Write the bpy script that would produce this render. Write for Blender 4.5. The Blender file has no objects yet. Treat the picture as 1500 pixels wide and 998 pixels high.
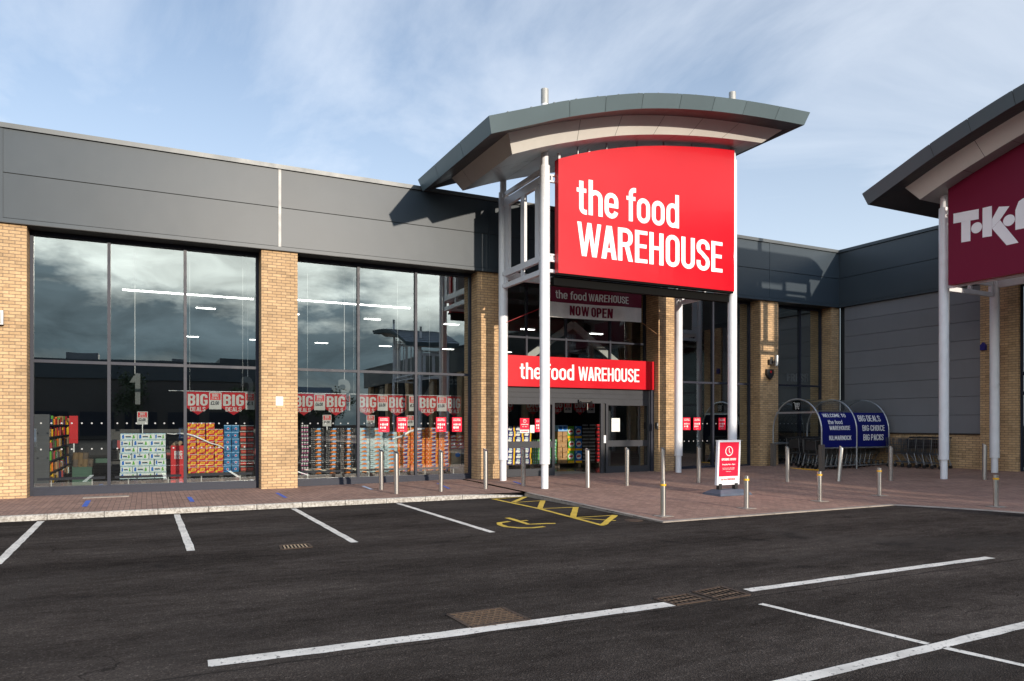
import bpy, math, random
from mathutils import Vector, Matrix
random.seed(7)
S = bpy.context.scene
COL = S.collection
R = math.radians

# ------------------------------------------------------------------ camera, sky, sun, exposure
cam_d = bpy.data.cameras.new('camera')
cam = bpy.data.objects.new('camera', cam_d)
COL.objects.link(cam)
cam.location = (0, 0, 1.65)
YAW = math.atan2(535, 1072)
cam.rotation_euler = (R(90), 0, -YAW)
cam_d.sensor_width = 36
cam_d.lens = 1072 / 1500 * 36
cam_d.shift_y = 123 / 1500
cam_d.clip_start = .05
cam_d.clip_end = 3000
S.camera = cam

SUN_DX, SUN_SLOPE = .17, .22            # the sun stands this far right of straight behind, this steep
sun_el = math.atan(SUN_SLOPE / math.hypot(1, SUN_DX))
sun_dir = Vector((SUN_DX, -1, SUN_SLOPE)).normalized()
sd = bpy.data.lights.new('sun', 'SUN')
sd.energy = 3.4
sd.angle = R(.6)
sd.color = (1, .88, .74)
sun = bpy.data.objects.new('sun', sd)
COL.objects.link(sun)
sun.rotation_euler = sun_dir.to_track_quat('Z', 'Y').to_euler()

W = bpy.data.worlds.new('World')
S.world = W
W.use_nodes = True
nt = W.node_tree
nt.nodes.clear()
def N(t, kind, **kw):
    n = t.nodes.new(kind)
    for k, v in kw.items():
        setattr(n, k, v)
    return n
def mathn(t, op, a, b=None, c=None, clamp=False):
    n = N(t, 'ShaderNodeMath', operation=op, use_clamp=clamp)
    for i, v in enumerate((a, b, c)):
        if v is None: continue
        if isinstance(v, (int, float)): n.inputs[i].default_value = v
        else: t.links.new(v, n.inputs[i])
    return n.outputs[0]
def mixc(t, fac, a, b, mode='MIX'):
    n = N(t, 'ShaderNodeMix', data_type='RGBA', blend_type=mode)
    for sock, v in ((n.inputs[0], fac), (n.inputs[6], a), (n.inputs[7], b)):
        if isinstance(v, (int, float)): sock.default_value = v
        elif isinstance(v, tuple): sock.default_value = (*v, 1)
        else: t.links.new(v, sock)
    return n.outputs[2]
def ramp(t, v, pts, interp='EASE'):
    n = N(t, 'ShaderNodeValToRGB')
    n.color_ramp.interpolation = interp
    e = n.color_ramp.elements
    while len(e) < len(pts): e.new(.5)
    for el, (p, c) in zip(e, pts):
        el.position = p
        el.color = (c, c, c, 1) if isinstance(c, (int, float)) else (*c, 1)
    t.links.new(v, n.inputs[0])
    return n.outputs[0]
def noise(t, vec, scale, detail=4, rough=.55, dist=0):
    n = N(t, 'ShaderNodeTexNoise')
    n.inputs['Scale'].default_value = scale
    n.inputs['Detail'].default_value = detail
    n.inputs['Roughness'].default_value = rough
    n.inputs['Distortion'].default_value = dist
    if vec is not None: t.links.new(vec, n.inputs['Vector'])
    return n.outputs['Fac']
tc = N(nt, 'ShaderNodeTexCoord').outputs['Generated']
sx = N(nt, 'ShaderNodeSeparateXYZ'); nt.links.new(tc, sx.inputs[0])
dx, dy, dz = sx.outputs
sky = N(nt, 'ShaderNodeTexSky', sky_type='NISHITA', sun_disc=False)
sky.sun_elevation = sun_el
sky.sun_rotation = math.atan2(sun_dir.x, sun_dir.y)
sky.air_density = 1.0
sky.dust_density = .6
sky.ozone_density = 1.6
# cloud sheet projected on a flat layer
den = mathn(nt, 'ADD', mathn(nt, 'MAXIMUM', dz, 0), .16)
px_ = mathn(nt, 'DIVIDE', dx, den)
py_ = mathn(nt, 'DIVIDE', dy, den)
cv = N(nt, 'ShaderNodeCombineXYZ')
nt.links.new(px_, cv.inputs[0]); nt.links.new(mathn(nt, 'MULTIPLY', py_, .62), cv.inputs[1])
cvo = N(nt, 'ShaderNodeMapping'); cvo.inputs['Location'].default_value = (6.1, 2.4, 0); nt.links.new(cv.outputs[0], cvo.inputs[0])
thin = ramp(nt, noise(nt, cvo.outputs[0], 1.25, 9, .60, .45), [(.27, 0), (.72, 1)])
low = ramp(nt, dz, [(.02, 1), (.55, .12)], 'LINEAR')
CLOUD = (6.5, 6.95, 7.6)
front_mask = mathn(nt, 'MULTIPLY', thin, .62)
front_mask = mathn(nt, 'MAXIMUM', front_mask, mathn(nt, 'MULTIPLY', low, .68))
skyblue = mixc(nt, 1.0, sky.outputs[0], (.98, 1.06, 1.16), 'MULTIPLY')
skyfront = mixc(nt, front_mask, skyblue, CLOUD)
# heavy cloud bank on the sunny side, with bright breaks
cb = N(nt, 'ShaderNodeMapping'); nt.links.new(tc, cb.inputs[0]); cb.inputs['Scale'].default_value = (.8, .8, 2.0); cb.inputs['Location'].default_value = (.4, .2, .3)
nz = noise(nt, cb.outputs[0], 4.6, 10, .60, .15)
e2 = mathn(nt, 'ADD', dz, mathn(nt, 'MULTIPLY', mathn(nt, 'SUBTRACT', nz, .5), .30))
bank = ramp(nt, e2, [(.0, (1.3, 1.7, 1.9)), (.04, (2.7, 3.1, 3.2)), (.075, (1.7, 2.3, 2.65)), (.15, (2.1, 2.7, 3.05)),
                     (.19, (12.5, 12.9, 12.2)), (.32, (15, 15, 13.8)), (.45, (6.5, 8.2, 10.5)), (1, (3.5, 5.2, 8.5))], 'LINEAR')
tone = ramp(nt, noise(nt, cb.outputs[0], 11, 8, .6, .5), [(.3, .62), (.7, 1.38)], 'LINEAR')
bank = mixc(nt, 1, bank, tone, 'MULTIPLY')
back = ramp(nt, mathn(nt, 'ADD', mathn(nt, 'MULTIPLY', dy, -1), 0), [(.02, 0), (.35, 1)])
final = mixc(nt, back, skyfront, bank)
bg = N(nt, 'ShaderNodeBackground')
nt.links.new(final, bg.inputs[0])
bg.inputs[1].default_value = .116
wo = N(nt, 'ShaderNodeOutputWorld')
nt.links.new(bg.outputs[0], wo.inputs[0])

S.view_settings.view_transform = 'Standard'
S.view_settings.look = 'None'
S.view_settings.exposure = .45
S.view_settings.gamma = 1
S.view_settings.use_curve_mapping = False
S.render.engine = 'CYCLES'
S.cycles.use_denoising = True
S.cycles.max_bounces = 7
S.cycles.transparent_max_bounces = 12
S.cycles.sample_clamp_indirect = 6
S.cycles.caustics_reflective = False
S.cycles.caustics_refractive = False

# ------------------------------------------------------------------ materials
def newmat(name):
    m = bpy.data.materials.new(name)
    m.use_nodes = True
    t = m.node_tree
    return m, t, t.nodes['Principled BSDF']
def worldpos(t):
    return N(t, 'ShaderNodeNewGeometry').outputs['Position']
def objpos(t):
    return N(t, 'ShaderNodeTexCoord').outputs['Object']
def bump(t, b, h, strength, dist=.01):
    n = N(t, 'ShaderNodeBump')
    n.inputs['Strength'].default_value = strength
    n.inputs['Distance'].default_value = dist
    t.links.new(h, n.inputs['Height'])
    t.links.new(n.outputs[0], b.inputs['Normal'])
def plain(name, c, rough=.5, metal=0, var=.12, scale=3, bmp=0, coat=0, spec=.5, stretch=(1, 1, 1)):
    m, t, b = newmat(name)
    mp = N(t, 'ShaderNodeMapping'); mp.inputs['Scale'].default_value = stretch
    t.links.new(worldpos(t), mp.inputs[0])
    nz = noise(t, mp.outputs[0], scale, 5, .6)
    f = ramp(t, nz, [(.3, 1 - var), (.7, 1 + var)], 'LINEAR')
    t.links.new(mixc(t, 1, c, f, 'MULTIPLY'), b.inputs['Base Color'])
    b.inputs['Roughness'].default_value = rough
    t.links.new(ramp(t, nz, [(.25, max(rough - .07, .02)), (.75, min(rough + .08, 1))], 'LINEAR'), b.inputs['Roughness'])
    b.inputs['Metallic'].default_value = metal
    b.inputs['Specular IOR Level'].default_value = spec
    b.inputs['Coat Weight'].default_value = coat
    if bmp: bump(t, b, noise(t, mp.outputs[0], scale * 6, 3, .6), bmp, .004)
    return m
def sheet_metal(name, c, rough, spec=.4, metal=0):
    m, t, b = newmat(name)
    p = worldpos(t)
    oi = N(t, 'ShaderNodeObjectInfo').outputs['Random']
    f1 = ramp(t, oi, [(0, .94), (1, 1.06)], 'LINEAR')
    mp = N(t, 'ShaderNodeMapping'); mp.inputs['Scale'].default_value = (5, 5, .5); t.links.new(p, mp.inputs[0])
    st = ramp(t, noise(t, mp.outputs[0], 1.2, 6, .65), [(.32, .985), (.66, 1.012)], 'LINEAR')
    cl = ramp(t, noise(t, p, .5, 4, .6), [(.3, .93), (.7, 1.07)], 'LINEAR')
    t.links.new(mixc(t, 1, mixc(t, 1, mixc(t, 1, c, f1, 'MULTIPLY'), st, 'MULTIPLY'), cl, 'MULTIPLY'), b.inputs['Base Color'])
    b.inputs['Roughness'].default_value = rough
    b.inputs['Metallic'].default_value = metal
    b.inputs['Specular IOR Level'].default_value = spec
    bump(t, b, noise(t, p, 1.3, 2, .4), .12, .03)
    return m
def emit(name, c, s):
    m, t, b = newmat(name)
    b.inputs['Base Color'].default_value = (*c, 1)
    b.inputs['Emission Color'].default_value = (*c, 1)
    b.inputs['Emission Strength'].default_value = s
    return m
def brick_mat(name, c1, c2, mortar):
    m, t, b = newmat(name)
    g = N(t, 'ShaderNodeNewGeometry')
    sp = N(t, 'ShaderNodeSeparateXYZ'); t.links.new(g.outputs['Position'], sp.inputs[0])
    sn = N(t, 'ShaderNodeSeparateXYZ'); t.links.new(g.outputs['Normal'], sn.inputs[0])
    isx = mathn(t, 'GREATER_THAN', mathn(t, 'ABSOLUTE', sn.outputs[0]), .7)
    u = N(t, 'ShaderNodeMix', data_type='FLOAT')
    t.links.new(isx, u.inputs[0]); t.links.new(sp.outputs[0], u.inputs[2]); t.links.new(sp.outputs[1], u.inputs[3])
    cvx = N(t, 'ShaderNodeCombineXYZ')
    t.links.new(mathn(t, 'ADD', u.outputs[0], 50.105), cvx.inputs[0]); t.links.new(mathn(t, 'ADD', sp.outputs[2], 10), cvx.inputs[1])
    br = N(t, 'ShaderNodeTexBrick', offset=.5)
    br.inputs['Scale'].default_value = 1
    br.inputs['Brick Width'].default_value = .225
    br.inputs['Row Height'].default_value = .075
    br.inputs['Mortar Size'].default_value = .0075
    br.inputs['Mortar Smooth'].default_value = .25
    br.inputs['Bias'].default_value = 0
    br.inputs['Color1'].default_value = (*c1, 1)
    br.inputs['Color2'].default_value = (*c2, 1)
    br.inputs['Mortar'].default_value = (*mortar, 1)
    t.links.new(cvx.outputs[0], br.inputs['Vector'])
    big = ramp(t, noise(t, g.outputs['Position'], .9, 5, .6), [(.3, .78), (.72, 1.12)], 'LINEAR')
    fine = ramp(t, noise(t, g.outputs['Position'], 60, 3, .6), [(.3, .86), (.7, 1.1)], 'LINEAR')
    col = mixc(t, 1, mixc(t, 1, br.outputs['Color'], big, 'MULTIPLY'), fine, 'MULTIPLY')
    sm_ = N(t, 'ShaderNodeMapping'); sm_.inputs['Scale'].default_value = (2.4, 2.4, .8); t.links.new(g.outputs['Position'], sm_.inputs[0])
    stain = ramp(t, noise(t, sm_.outputs[0], 1.3, 6, .65, .4), [(.58, 0), (.76, 1)])
    col = mixc(t, mathn(t, 'MULTIPLY', stain, .45), col, (.17, .095, .05))
    bk = N(t, 'ShaderNodeTexWhiteNoise', noise_dimensions='2D'); vb = N(t, 'ShaderNodeVectorMath', operation='FLOOR'); vs_ = N(t, 'ShaderNodeVectorMath', operation='MULTIPLY'); vs_.inputs[1].default_value = (4.444, 13.333, 1)
    t.links.new(cvx.outputs[0], vs_.inputs[0]); t.links.new(vs_.outputs[0], vb.inputs[0]); t.links.new(vb.outputs[0], bk.inputs['Vector'])
    col = mixc(t, 1, col, ramp(t, bk.outputs['Value'], [(0, .74), (.12, .94), (1, 1.06)], 'LINEAR'), 'MULTIPLY')
    t.links.new(col, b.inputs['Base Color'])
    b.inputs['Roughness'].default_value = .85
    h = mathn(t, 'ADD', mathn(t, 'MULTIPLY', br.outputs['Fac'], -1), mathn(t, 'MULTIPLY', noise(t, g.outputs['Position'], 90, 2), .25))
    bump(t, b, h, .55, .008)
    return m
def asphalt_mat():
    m, t, b = newmat('asphalt')
    p = worldpos(t)
    mp = N(t, 'ShaderNodeMapping'); mp.inputs['Scale'].default_value = (.35, 1, 1); t.links.new(p, mp.inputs[0])
    big = ramp(t, noise(t, mp.outputs[0], .55, 6, .62, .5), [(.3, .72), (.7, 1.25)], 'LINEAR')
    mid = ramp(t, noise(t, mp.outputs[0], 6, 6, .7, .3), [(.3, .66), (.7, 1.3)], 'LINEAR')
    vo = N(t, 'ShaderNodeTexVoronoi'); vo.inputs['Scale'].default_value = 85; t.links.new(p, vo.inputs['Vector'])
    sep = N(t, 'ShaderNodeSeparateColor'); t.links.new(vo.outputs['Color'], sep.inputs[0])
    stone = ramp(t, sep.outputs[0], [(.2, .78), (.8, 1.14), (.97, 1.4), (1, 2.2)], 'LINEAR')
    c = mixc(t, 1, mixc(t, 1, mixc(t, 1, (.060, .0495, .0425), big, 'MULTIPLY'), mid, 'MULTIPLY'), stone, 'MULTIPLY')
    sx_ = N(t, 'ShaderNodeSeparateXYZ'); t.links.new(p, sx_.inputs[0])
    wob = mathn(t, 'MULTIPLY', mathn(t, 'SUBTRACT', noise(t, p, .25, 2, .5), .5), 1.6)
    yv = mathn(t, 'ADD', sx_.outputs[1], wob)
    track = mathn(t, 'SINE', mathn(t, 'MULTIPLY', yv, 3.5))
    trk = ramp(t, mathn(t, 'MULTIPLY', mathn(t, 'ADD', track, 1), .5), [(.0, .84), (1, 1.14)], 'LINEAR')
    c = mixc(t, 1, c, trk, 'MULTIPLY')
    seam = mathn(t, 'LESS_THAN', mathn(t, 'ABSOLUTE', mathn(t, 'ADD', mathn(t, 'SUBTRACT', sx_.outputs[1], 5.55), mathn(t, 'MULTIPLY', mathn(t, 'SUBTRACT', noise(t, p, 3, 4), .5), .12))), .012)
    c = mixc(t, mathn(t, 'MULTIPLY', seam, .65), c, (.014, .013, .012))
    ck = N(t, 'ShaderNodeTexVoronoi', feature='DISTANCE_TO_EDGE'); ck.inputs['Scale'].default_value = .34
    ckm = N(t, 'ShaderNodeMapping'); t.links.new(p, ckm.inputs[0])
    nv = N(t, 'ShaderNodeTexNoise'); nv.inputs['Scale'].default_value = 1.4; nv.inputs['Detail'].default_value = 5; t.links.new(p, nv.inputs['Vector'])
    va = N(t, 'ShaderNodeVectorMath', operation='ADD'); t.links.new(p, va.inputs[0]); t.links.new(nv.outputs['Color'], va.inputs[1]); t.links.new(va.outputs[0], ck.inputs['Vector'])
    crack = mathn(t, 'MULTIPLY', mathn(t, 'LESS_THAN', ck.outputs['Distance'], .0022), ramp(t, noise(t, p, .3, 2, .5), [(.5, 0), (.6, 1)]))
    c = mixc(t, mathn(t, 'MULTIPLY', crack, .6), c, (.012, .011, .010))
    fade = ramp(t, noise(t, p, .22, 4, .55, .6), [(.5, 0), (.68, 1)])
    c = mixc(t, mathn(t, 'MULTIPLY', fade, .35), c, (.085, .074, .066))
    # pale crumbs and a few dark oil spots
    sp = N(t, 'ShaderNodeTexVoronoi'); sp.inputs['Scale'].default_value = 3.1; t.links.new(p, sp.inputs['Vector'])
    crumb = ramp(t, sp.outputs['Distance'], [(0, 1), (.022, 1), (.032, 0)], 'LINEAR')
    sc = N(t, 'ShaderNodeSeparateColor'); t.links.new(sp.outputs['Color'], sc.inputs[0])
    crumb = mathn(t, 'MULTIPLY', crumb, mathn(t, 'GREATER_THAN', sc.outputs[1], .72))
    c = mixc(t, mathn(t, 'MULTIPLY', crumb, .6), c, (.34, .32, .29))
    oil = ramp(t, noise(t, p, .8, 3, .5, .8), [(.63, 0), (.74, 1)])
    c = mixc(t, mathn(t, 'MULTIPLY', oil, .45), c, (.018, .017, .017))
    t.links.new(c, b.inputs['Base Color'])
    b.inputs['Roughness'].default_value = .95
    b.inputs['Specular IOR Level'].default_value = 0
    h = mathn(t, 'ADD', vo.outputs['Distance'], mathn(t, 'MULTIPLY', noise(t, p, 9, 4), .8))
    bump(t, b, h, .75, .012)
    return m
def paving_mat():
    m, t, b = newmat('block_paving')
    p = worldpos(t)
    rot = N(t, 'ShaderNodeMapping'); rot.inputs['Rotation'].default_value = (0, 0, R(90)); t.links.new(p, rot.inputs[0])
    br = N(t, 'ShaderNodeTexBrick', offset=.5)
    br.inputs['Scale'].default_value = 1
    br.inputs['Brick Width'].default_value = .2
    br.inputs['Row Height'].default_value = .1
    br.inputs['Mortar Size'].default_value = .005
    br.inputs['Mortar Smooth'].default_value = .4
    br.inputs['Color1'].default_value = (.36, .225, .172, 1)
    br.inputs['Color2'].default_value = (.27, .17, .134, 1)
    br.inputs['Mortar'].default_value = (.13, .10, .08, 1)
    t.links.new(rot.outputs[0], br.inputs['Vector'])
    big = ramp(t, noise(t, p, .7, 6, .65, .4), [(.28, .84), (.74, 1.2)], 'LINEAR')
    fine = ramp(t, noise(t, p, 38, 4, .65), [(.3, .8), (.7, 1.2)], 'LINEAR')
    c = mixc(t, 1, mixc(t, 1, br.outputs['Color'], big, 'MULTIPLY'), fine, 'MULTIPLY')
    pale = ramp(t, noise(t, p, 1.6, 5, .6, .3), [(.6, 0), (.78, 1)])
    c = mixc(t, mathn(t, 'MULTIPLY', pale, .35), c, (.33, .26, .22))
    spot = N(t, 'ShaderNodeTexVoronoi'); spot.inputs['Scale'].default_value = 1.9; t.links.new(p, spot.inputs['Vector'])
    gum = ramp(t, spot.outputs['Distance'], [(.03, 1), (.05, 0)], 'LINEAR')
    c = mixc(t, mathn(t, 'MULTIPLY', gum, .5), c, (.05, .04, .035))
    t.links.new(c, b.inputs['Base Color'])
    b.inputs['Roughness'].default_value = .92
    b.inputs['Specular IOR Level'].default_value = .08
    h = mathn(t, 'ADD', mathn(t, 'MULTIPLY', br.outputs['Fac'], -1), mathn(t, 'MULTIPLY', noise(t, p, 45, 3), .5))
    bump(t, b, h, .5, .006)
    return m
def worn_paint(name, c, under=(.05, .046, .043), lo=.30, hi=.40):
    m, t, b = newmat(name)
    p = worldpos(t)
    n1 = noise(t, p, 22, 6, .72)
    wear = ramp(t, n1, [(lo, 0), (hi, 1)], 'LINEAR')
    dirt = ramp(t, noise(t, p, 3.2, 5, .6), [(.3, .7), (.7, 1.05)], 'LINEAR')
    t.links.new(mixc(t, wear, under, mixc(t, 1, c, dirt, 'MULTIPLY')), b.inputs['Base Color'])
    b.inputs['Roughness'].default_value = .7
    bump(t, b, n1, .4, .004)
    return m
def glass_mat(name, tint=(.95, .99, .98), base=.34, refl=(.92, 1, 1)):
    m = bpy.data.materials.new(name); m.use_nodes = True
    t = m.node_tree; t.nodes.clear()
    tr = N(t, 'ShaderNodeBsdfTransparent'); tr.inputs[0].default_value = (*tint, 1)
    gl = N(t, 'ShaderNodeBsdfGlossy'); gl.inputs['Roughness'].default_value = .0; gl.inputs[0].default_value = (*refl, 1)
    wv = N(t, 'ShaderNodeBump'); wv.inputs['Strength'].default_value = .06; wv.inputs['Distance'].default_value = .02
    t.links.new(noise(t, worldpos(t), .55, 2, .4), wv.inputs['Height'])
    t.links.new(wv.outputs[0], gl.inputs['Normal'])
    lw = N(t, 'ShaderNodeLayerWeight'); lw.inputs[0].default_value = .5
    p5 = mathn(t, 'POWER', lw.outputs['Facing'], 4)
    fac = mathn(t, 'ADD', mathn(t, 'MULTIPLY', p5, 1 - base), base)
    mx = N(t, 'ShaderNodeMixShader')
    t.links.new(fac, mx.inputs[0]); t.links.new(tr.outputs[0], mx.inputs[1]); t.links.new(gl.outputs[0], mx.inputs[2])
    out = N(t, 'ShaderNodeOutputMaterial'); t.links.new(mx.outputs[0], out.inputs[0])
    return m

M = {}
M['asphalt'] = asphalt_mat()
M['paving'] = paving_mat()
M['brick'] = brick_mat('buff_brick', (.62, .415, .225), (.51, .33, .17), (.20, .14, .095))
M['brown_brick'] = brick_mat('brown_brick', (.16, .10, .07), (.12, .075, .055), (.07, .06, .05))
M['kerb'] = worn_paint('kerb_concrete', (.52, .485, .43), (.22, .19, .16), .40, .56)
M['edging'] = plain('edging_concrete', (.30, .255, .215), .85, 0, .25, 5, .3)
M['white_line'] = worn_paint('white_line_paint', (.84, .775, .68), lo=.36, hi=.43)
M['yellow_line'] = worn_paint('yellow_line_paint', (.74, .50, .06), lo=.30, hi=.38)
M['fascia'] = sheet_metal('slate_grey_cladding', (.040, .054, .067), .40, .28)
M['fascia_dark'] = plain('dark_joint', (.02, .024, .028), .6)
M['coping'] = plain('coping_flashing', (.085, .094, .098), .38, .1, .08, 2)
M['strip'] = plain('sunlit_silver_strip', (.26, .26, .255), .5, .3, .06, 4)
M['canopy'] = sheet_metal('canopy_fascia_grey', (.085, .118, .130), .42, .4)
M['under'] = plain('canopy_underside', (.042, .044, .048), .5, .1, .1, 2)
M['cream'] = sheet_metal('cream_soffit_panel', (.64, .625, .585), .55, .3)
M['soffit'] = plain('soffit_grey', (.34, .36, .36), .45, .1, .1, 1.5)
M['joint'] = plain('panel_joint', (.05, .045, .042), .8)
M['white_steel'] = plain('white_painted_steel', (.74, .745, .77), .32, 0, .05, 3, 0, .2)
M['stub'] = plain('grey_steel_tube', (.36, .36, .34), .5, .2, .15, 6)
M['red'] = plain('red_sign_face', (.54, .002, .012), .32, 0, .05, .5, 0, .06)
M['red_edge'] = plain('dark_red_sign_edge', (.38, .006, .014), .4, 0, .05)
M['maroon'] = plain('maroon_sign_face', (.165, .003, .030), .5, 0, .03, .6, 0, 0, .3)
M['white_letter'] = plain('white_sign_letter', (.86, .86, .87), .4, 0, .02)
M['frame'] = plain('window_frame_grey', (.026, .029, .043), .42, 0, .08, 4, 0, 0, .2)
M['door_grey'] = plain('door_frame_grey', (.042, .044, .051), .45, 0, .06, 3, 0, 0, .2)
M['black_trim'] = plain('black_soffit_trim', (.012, .012, .014), .5)
M['glass'] = glass_mat('window_glass')
M['glass_dim'] = glass_mat('entrance_glass', (.80, .84, .84), .08)
M['poly'] = glass_mat('shelter_glazing', (.78, .80, .82), .05)
M['steel'] = plain('brushed_stainless_steel', (.60, .585, .56), .28, .95, .12, 4, 0, 0, .5, (1, 1, .08))
M['cap'] = plain('bollard_cap', (.20, .23, .28), .25, .8, .1, 8)
M['yellow_band'] = plain('yellow_reflective_band', (.85, .45, .02), .4)
M['wallpanel'] = sheet_metal('grey_wall_cladding', (.175, .178, .192), .48, .4)
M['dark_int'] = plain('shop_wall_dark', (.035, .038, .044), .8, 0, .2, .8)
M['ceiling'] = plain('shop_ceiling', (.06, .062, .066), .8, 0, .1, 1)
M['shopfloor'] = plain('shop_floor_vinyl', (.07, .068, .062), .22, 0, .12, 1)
M['roof'] = plain('roof_sheet', (.16, .17, .18), .5, .3)
M['lamp'] = emit('strip_lamp', (1, .97, .92), 6)
M['rust'] = plain('rusty_iron', (.065, .042, .028), .8, .25, .45, 16, .5)
M['rust_light'] = plain('rusty_iron_worn', (.12, .078, .048), .8, .1, .4, 20, .4)
M['void'] = plain('near_black', (.006, .006, .006), .9, 0, .1, 3, 0, 0, .1)
M['navy'] = plain('navy_vinyl', (.006, .010, .125), .5, 0, .05, 1, 0, 0, .15)
M['galv'] = plain('galvanised_tube', (.42, .44, .46), .35, .8, .12, 8)
M['brown_post'] = plain('brown_grey_sleeve', (.15, .13, .115), .5, .2)
M['plastic'] = plain('black_plastic', (.018, .018, .02), .45)
M['slate_plastic'] = plain('slate_plastic_base', (.085, .10, .13), .5, 0, .15, 6)
M['trolley'] = plain('zinc_wire', (.20, .21, .22), .35, .85, .1, 8)
M['dot'] = plain('frosted_dot', (.35, .36, .36), .7)
M['paper'] = plain('white_paper', (.78, .78, .75), .7)
M['tape'] = worn_paint('blue_tape', (.03, .12, .55), (.16, .09, .08), .30, .42)
M['tape_white'] = worn_paint('white_blue_tape', (.62, .68, .8), (.16, .09, .08), .28, .4)
M['pack_white'] = plain('white_shrinkwrap', (.58, .72, .72), .35, 0, .2, 22)
M['pack_teal'] = plain('pale_blue_print', (.22, .50, .62), .4)
M['ink'] = plain('dark_print', (.03, .035, .05), .5)
M['pgreen'] = plain('green_print', (.12, .42, .06), .45)
M['pblue'] = plain('blue_print', (.02, .16, .55), .4)
M['psky'] = plain('light_blue_print', (.30, .52, .80), .4)
M['pred'] = plain('red_print', (.62, .03, .035), .42)
M['pyellow'] = plain('yellow_print', (.85, .52, .02), .42)
M['porange'] = plain('orange_print', (.90, .23, .015), .42)
M['pnavy'] = plain('navy_print', (.035, .03, .18), .42)
M['pblack'] = plain('black_shrinkwrap', (.018, .018, .022), .3)
M['pbrown'] = plain('brown_tub', (.15, .055, .035), .42)
M['tubblue'] = plain('blue_tub', (.02, .17, .36), .4)
M['card'] = plain('brown_cardboard', (.46, .27, .13), .8, 0, .15, 10)
M['pink'] = plain('pink_print', (.65, .10, .32), .45)
M['tan'] = plain('tan_sack_and_sunlit_bars', (.42, .31, .19), .7, 0, .12, 8)
M['wood'] = plain('pallet_wood', (.13, .10, .075), .85, 0, .25, 9)
M['streak'] = plain('streak_white', (.72, .72, .72), .2)
M['pennant'] = plain('red_pennant', (.42, .008, .018), .5)
M['pennant_white'] = plain('pennant_white', (.52, .52, .50), .6)
M['poster_red'] = plain('red_poster', (.78, .018, .05), .45)
M['grey_num'] = plain('pale_grey_number', (.15, .16, .165), .6)
M['green_plastic'] = plain('green_plastic', (.008, .075, .042), .4)
M['bag'] = plain('brown_paper_bag', (.19, .125, .06), .8)
M['shelf'] = plain('shelf_grey', (.10, .105, .115), .5, .1)
M['bark'] = plain('tree_bark', (.09, .07, .05), .9, 0, .3, 9, .5)
M['leaf'] = plain('tree_leaf', (.055, .075, .028), .7, 0, .45, 1.8)
M['wingdark'] = sheet_metal('dark_blue_cladding', (.040, .052, .062), .38, .5)
M['brown_wall'] = plain('brown_render', (.10, .085, .075), .8)

for k_ in ('pennant', 'pennant_white', 'poster_red', 'pred', 'porange', 'pyellow', 'pblue', 'psky', 'pnavy', 'pgreen', 'tubblue', 'pack_white', 'pack_teal', 'pblack', 'pbrown', 'ink', 'grey_num', 'card', 'shelf'):
    M[k_].node_tree.nodes['Principled BSDF'].inputs['Specular IOR Level'].default_value = .1      # matt printed card and film
M['red'].node_tree.nodes['Principled BSDF'].inputs['Specular IOR Level'].default_value = .25

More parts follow.
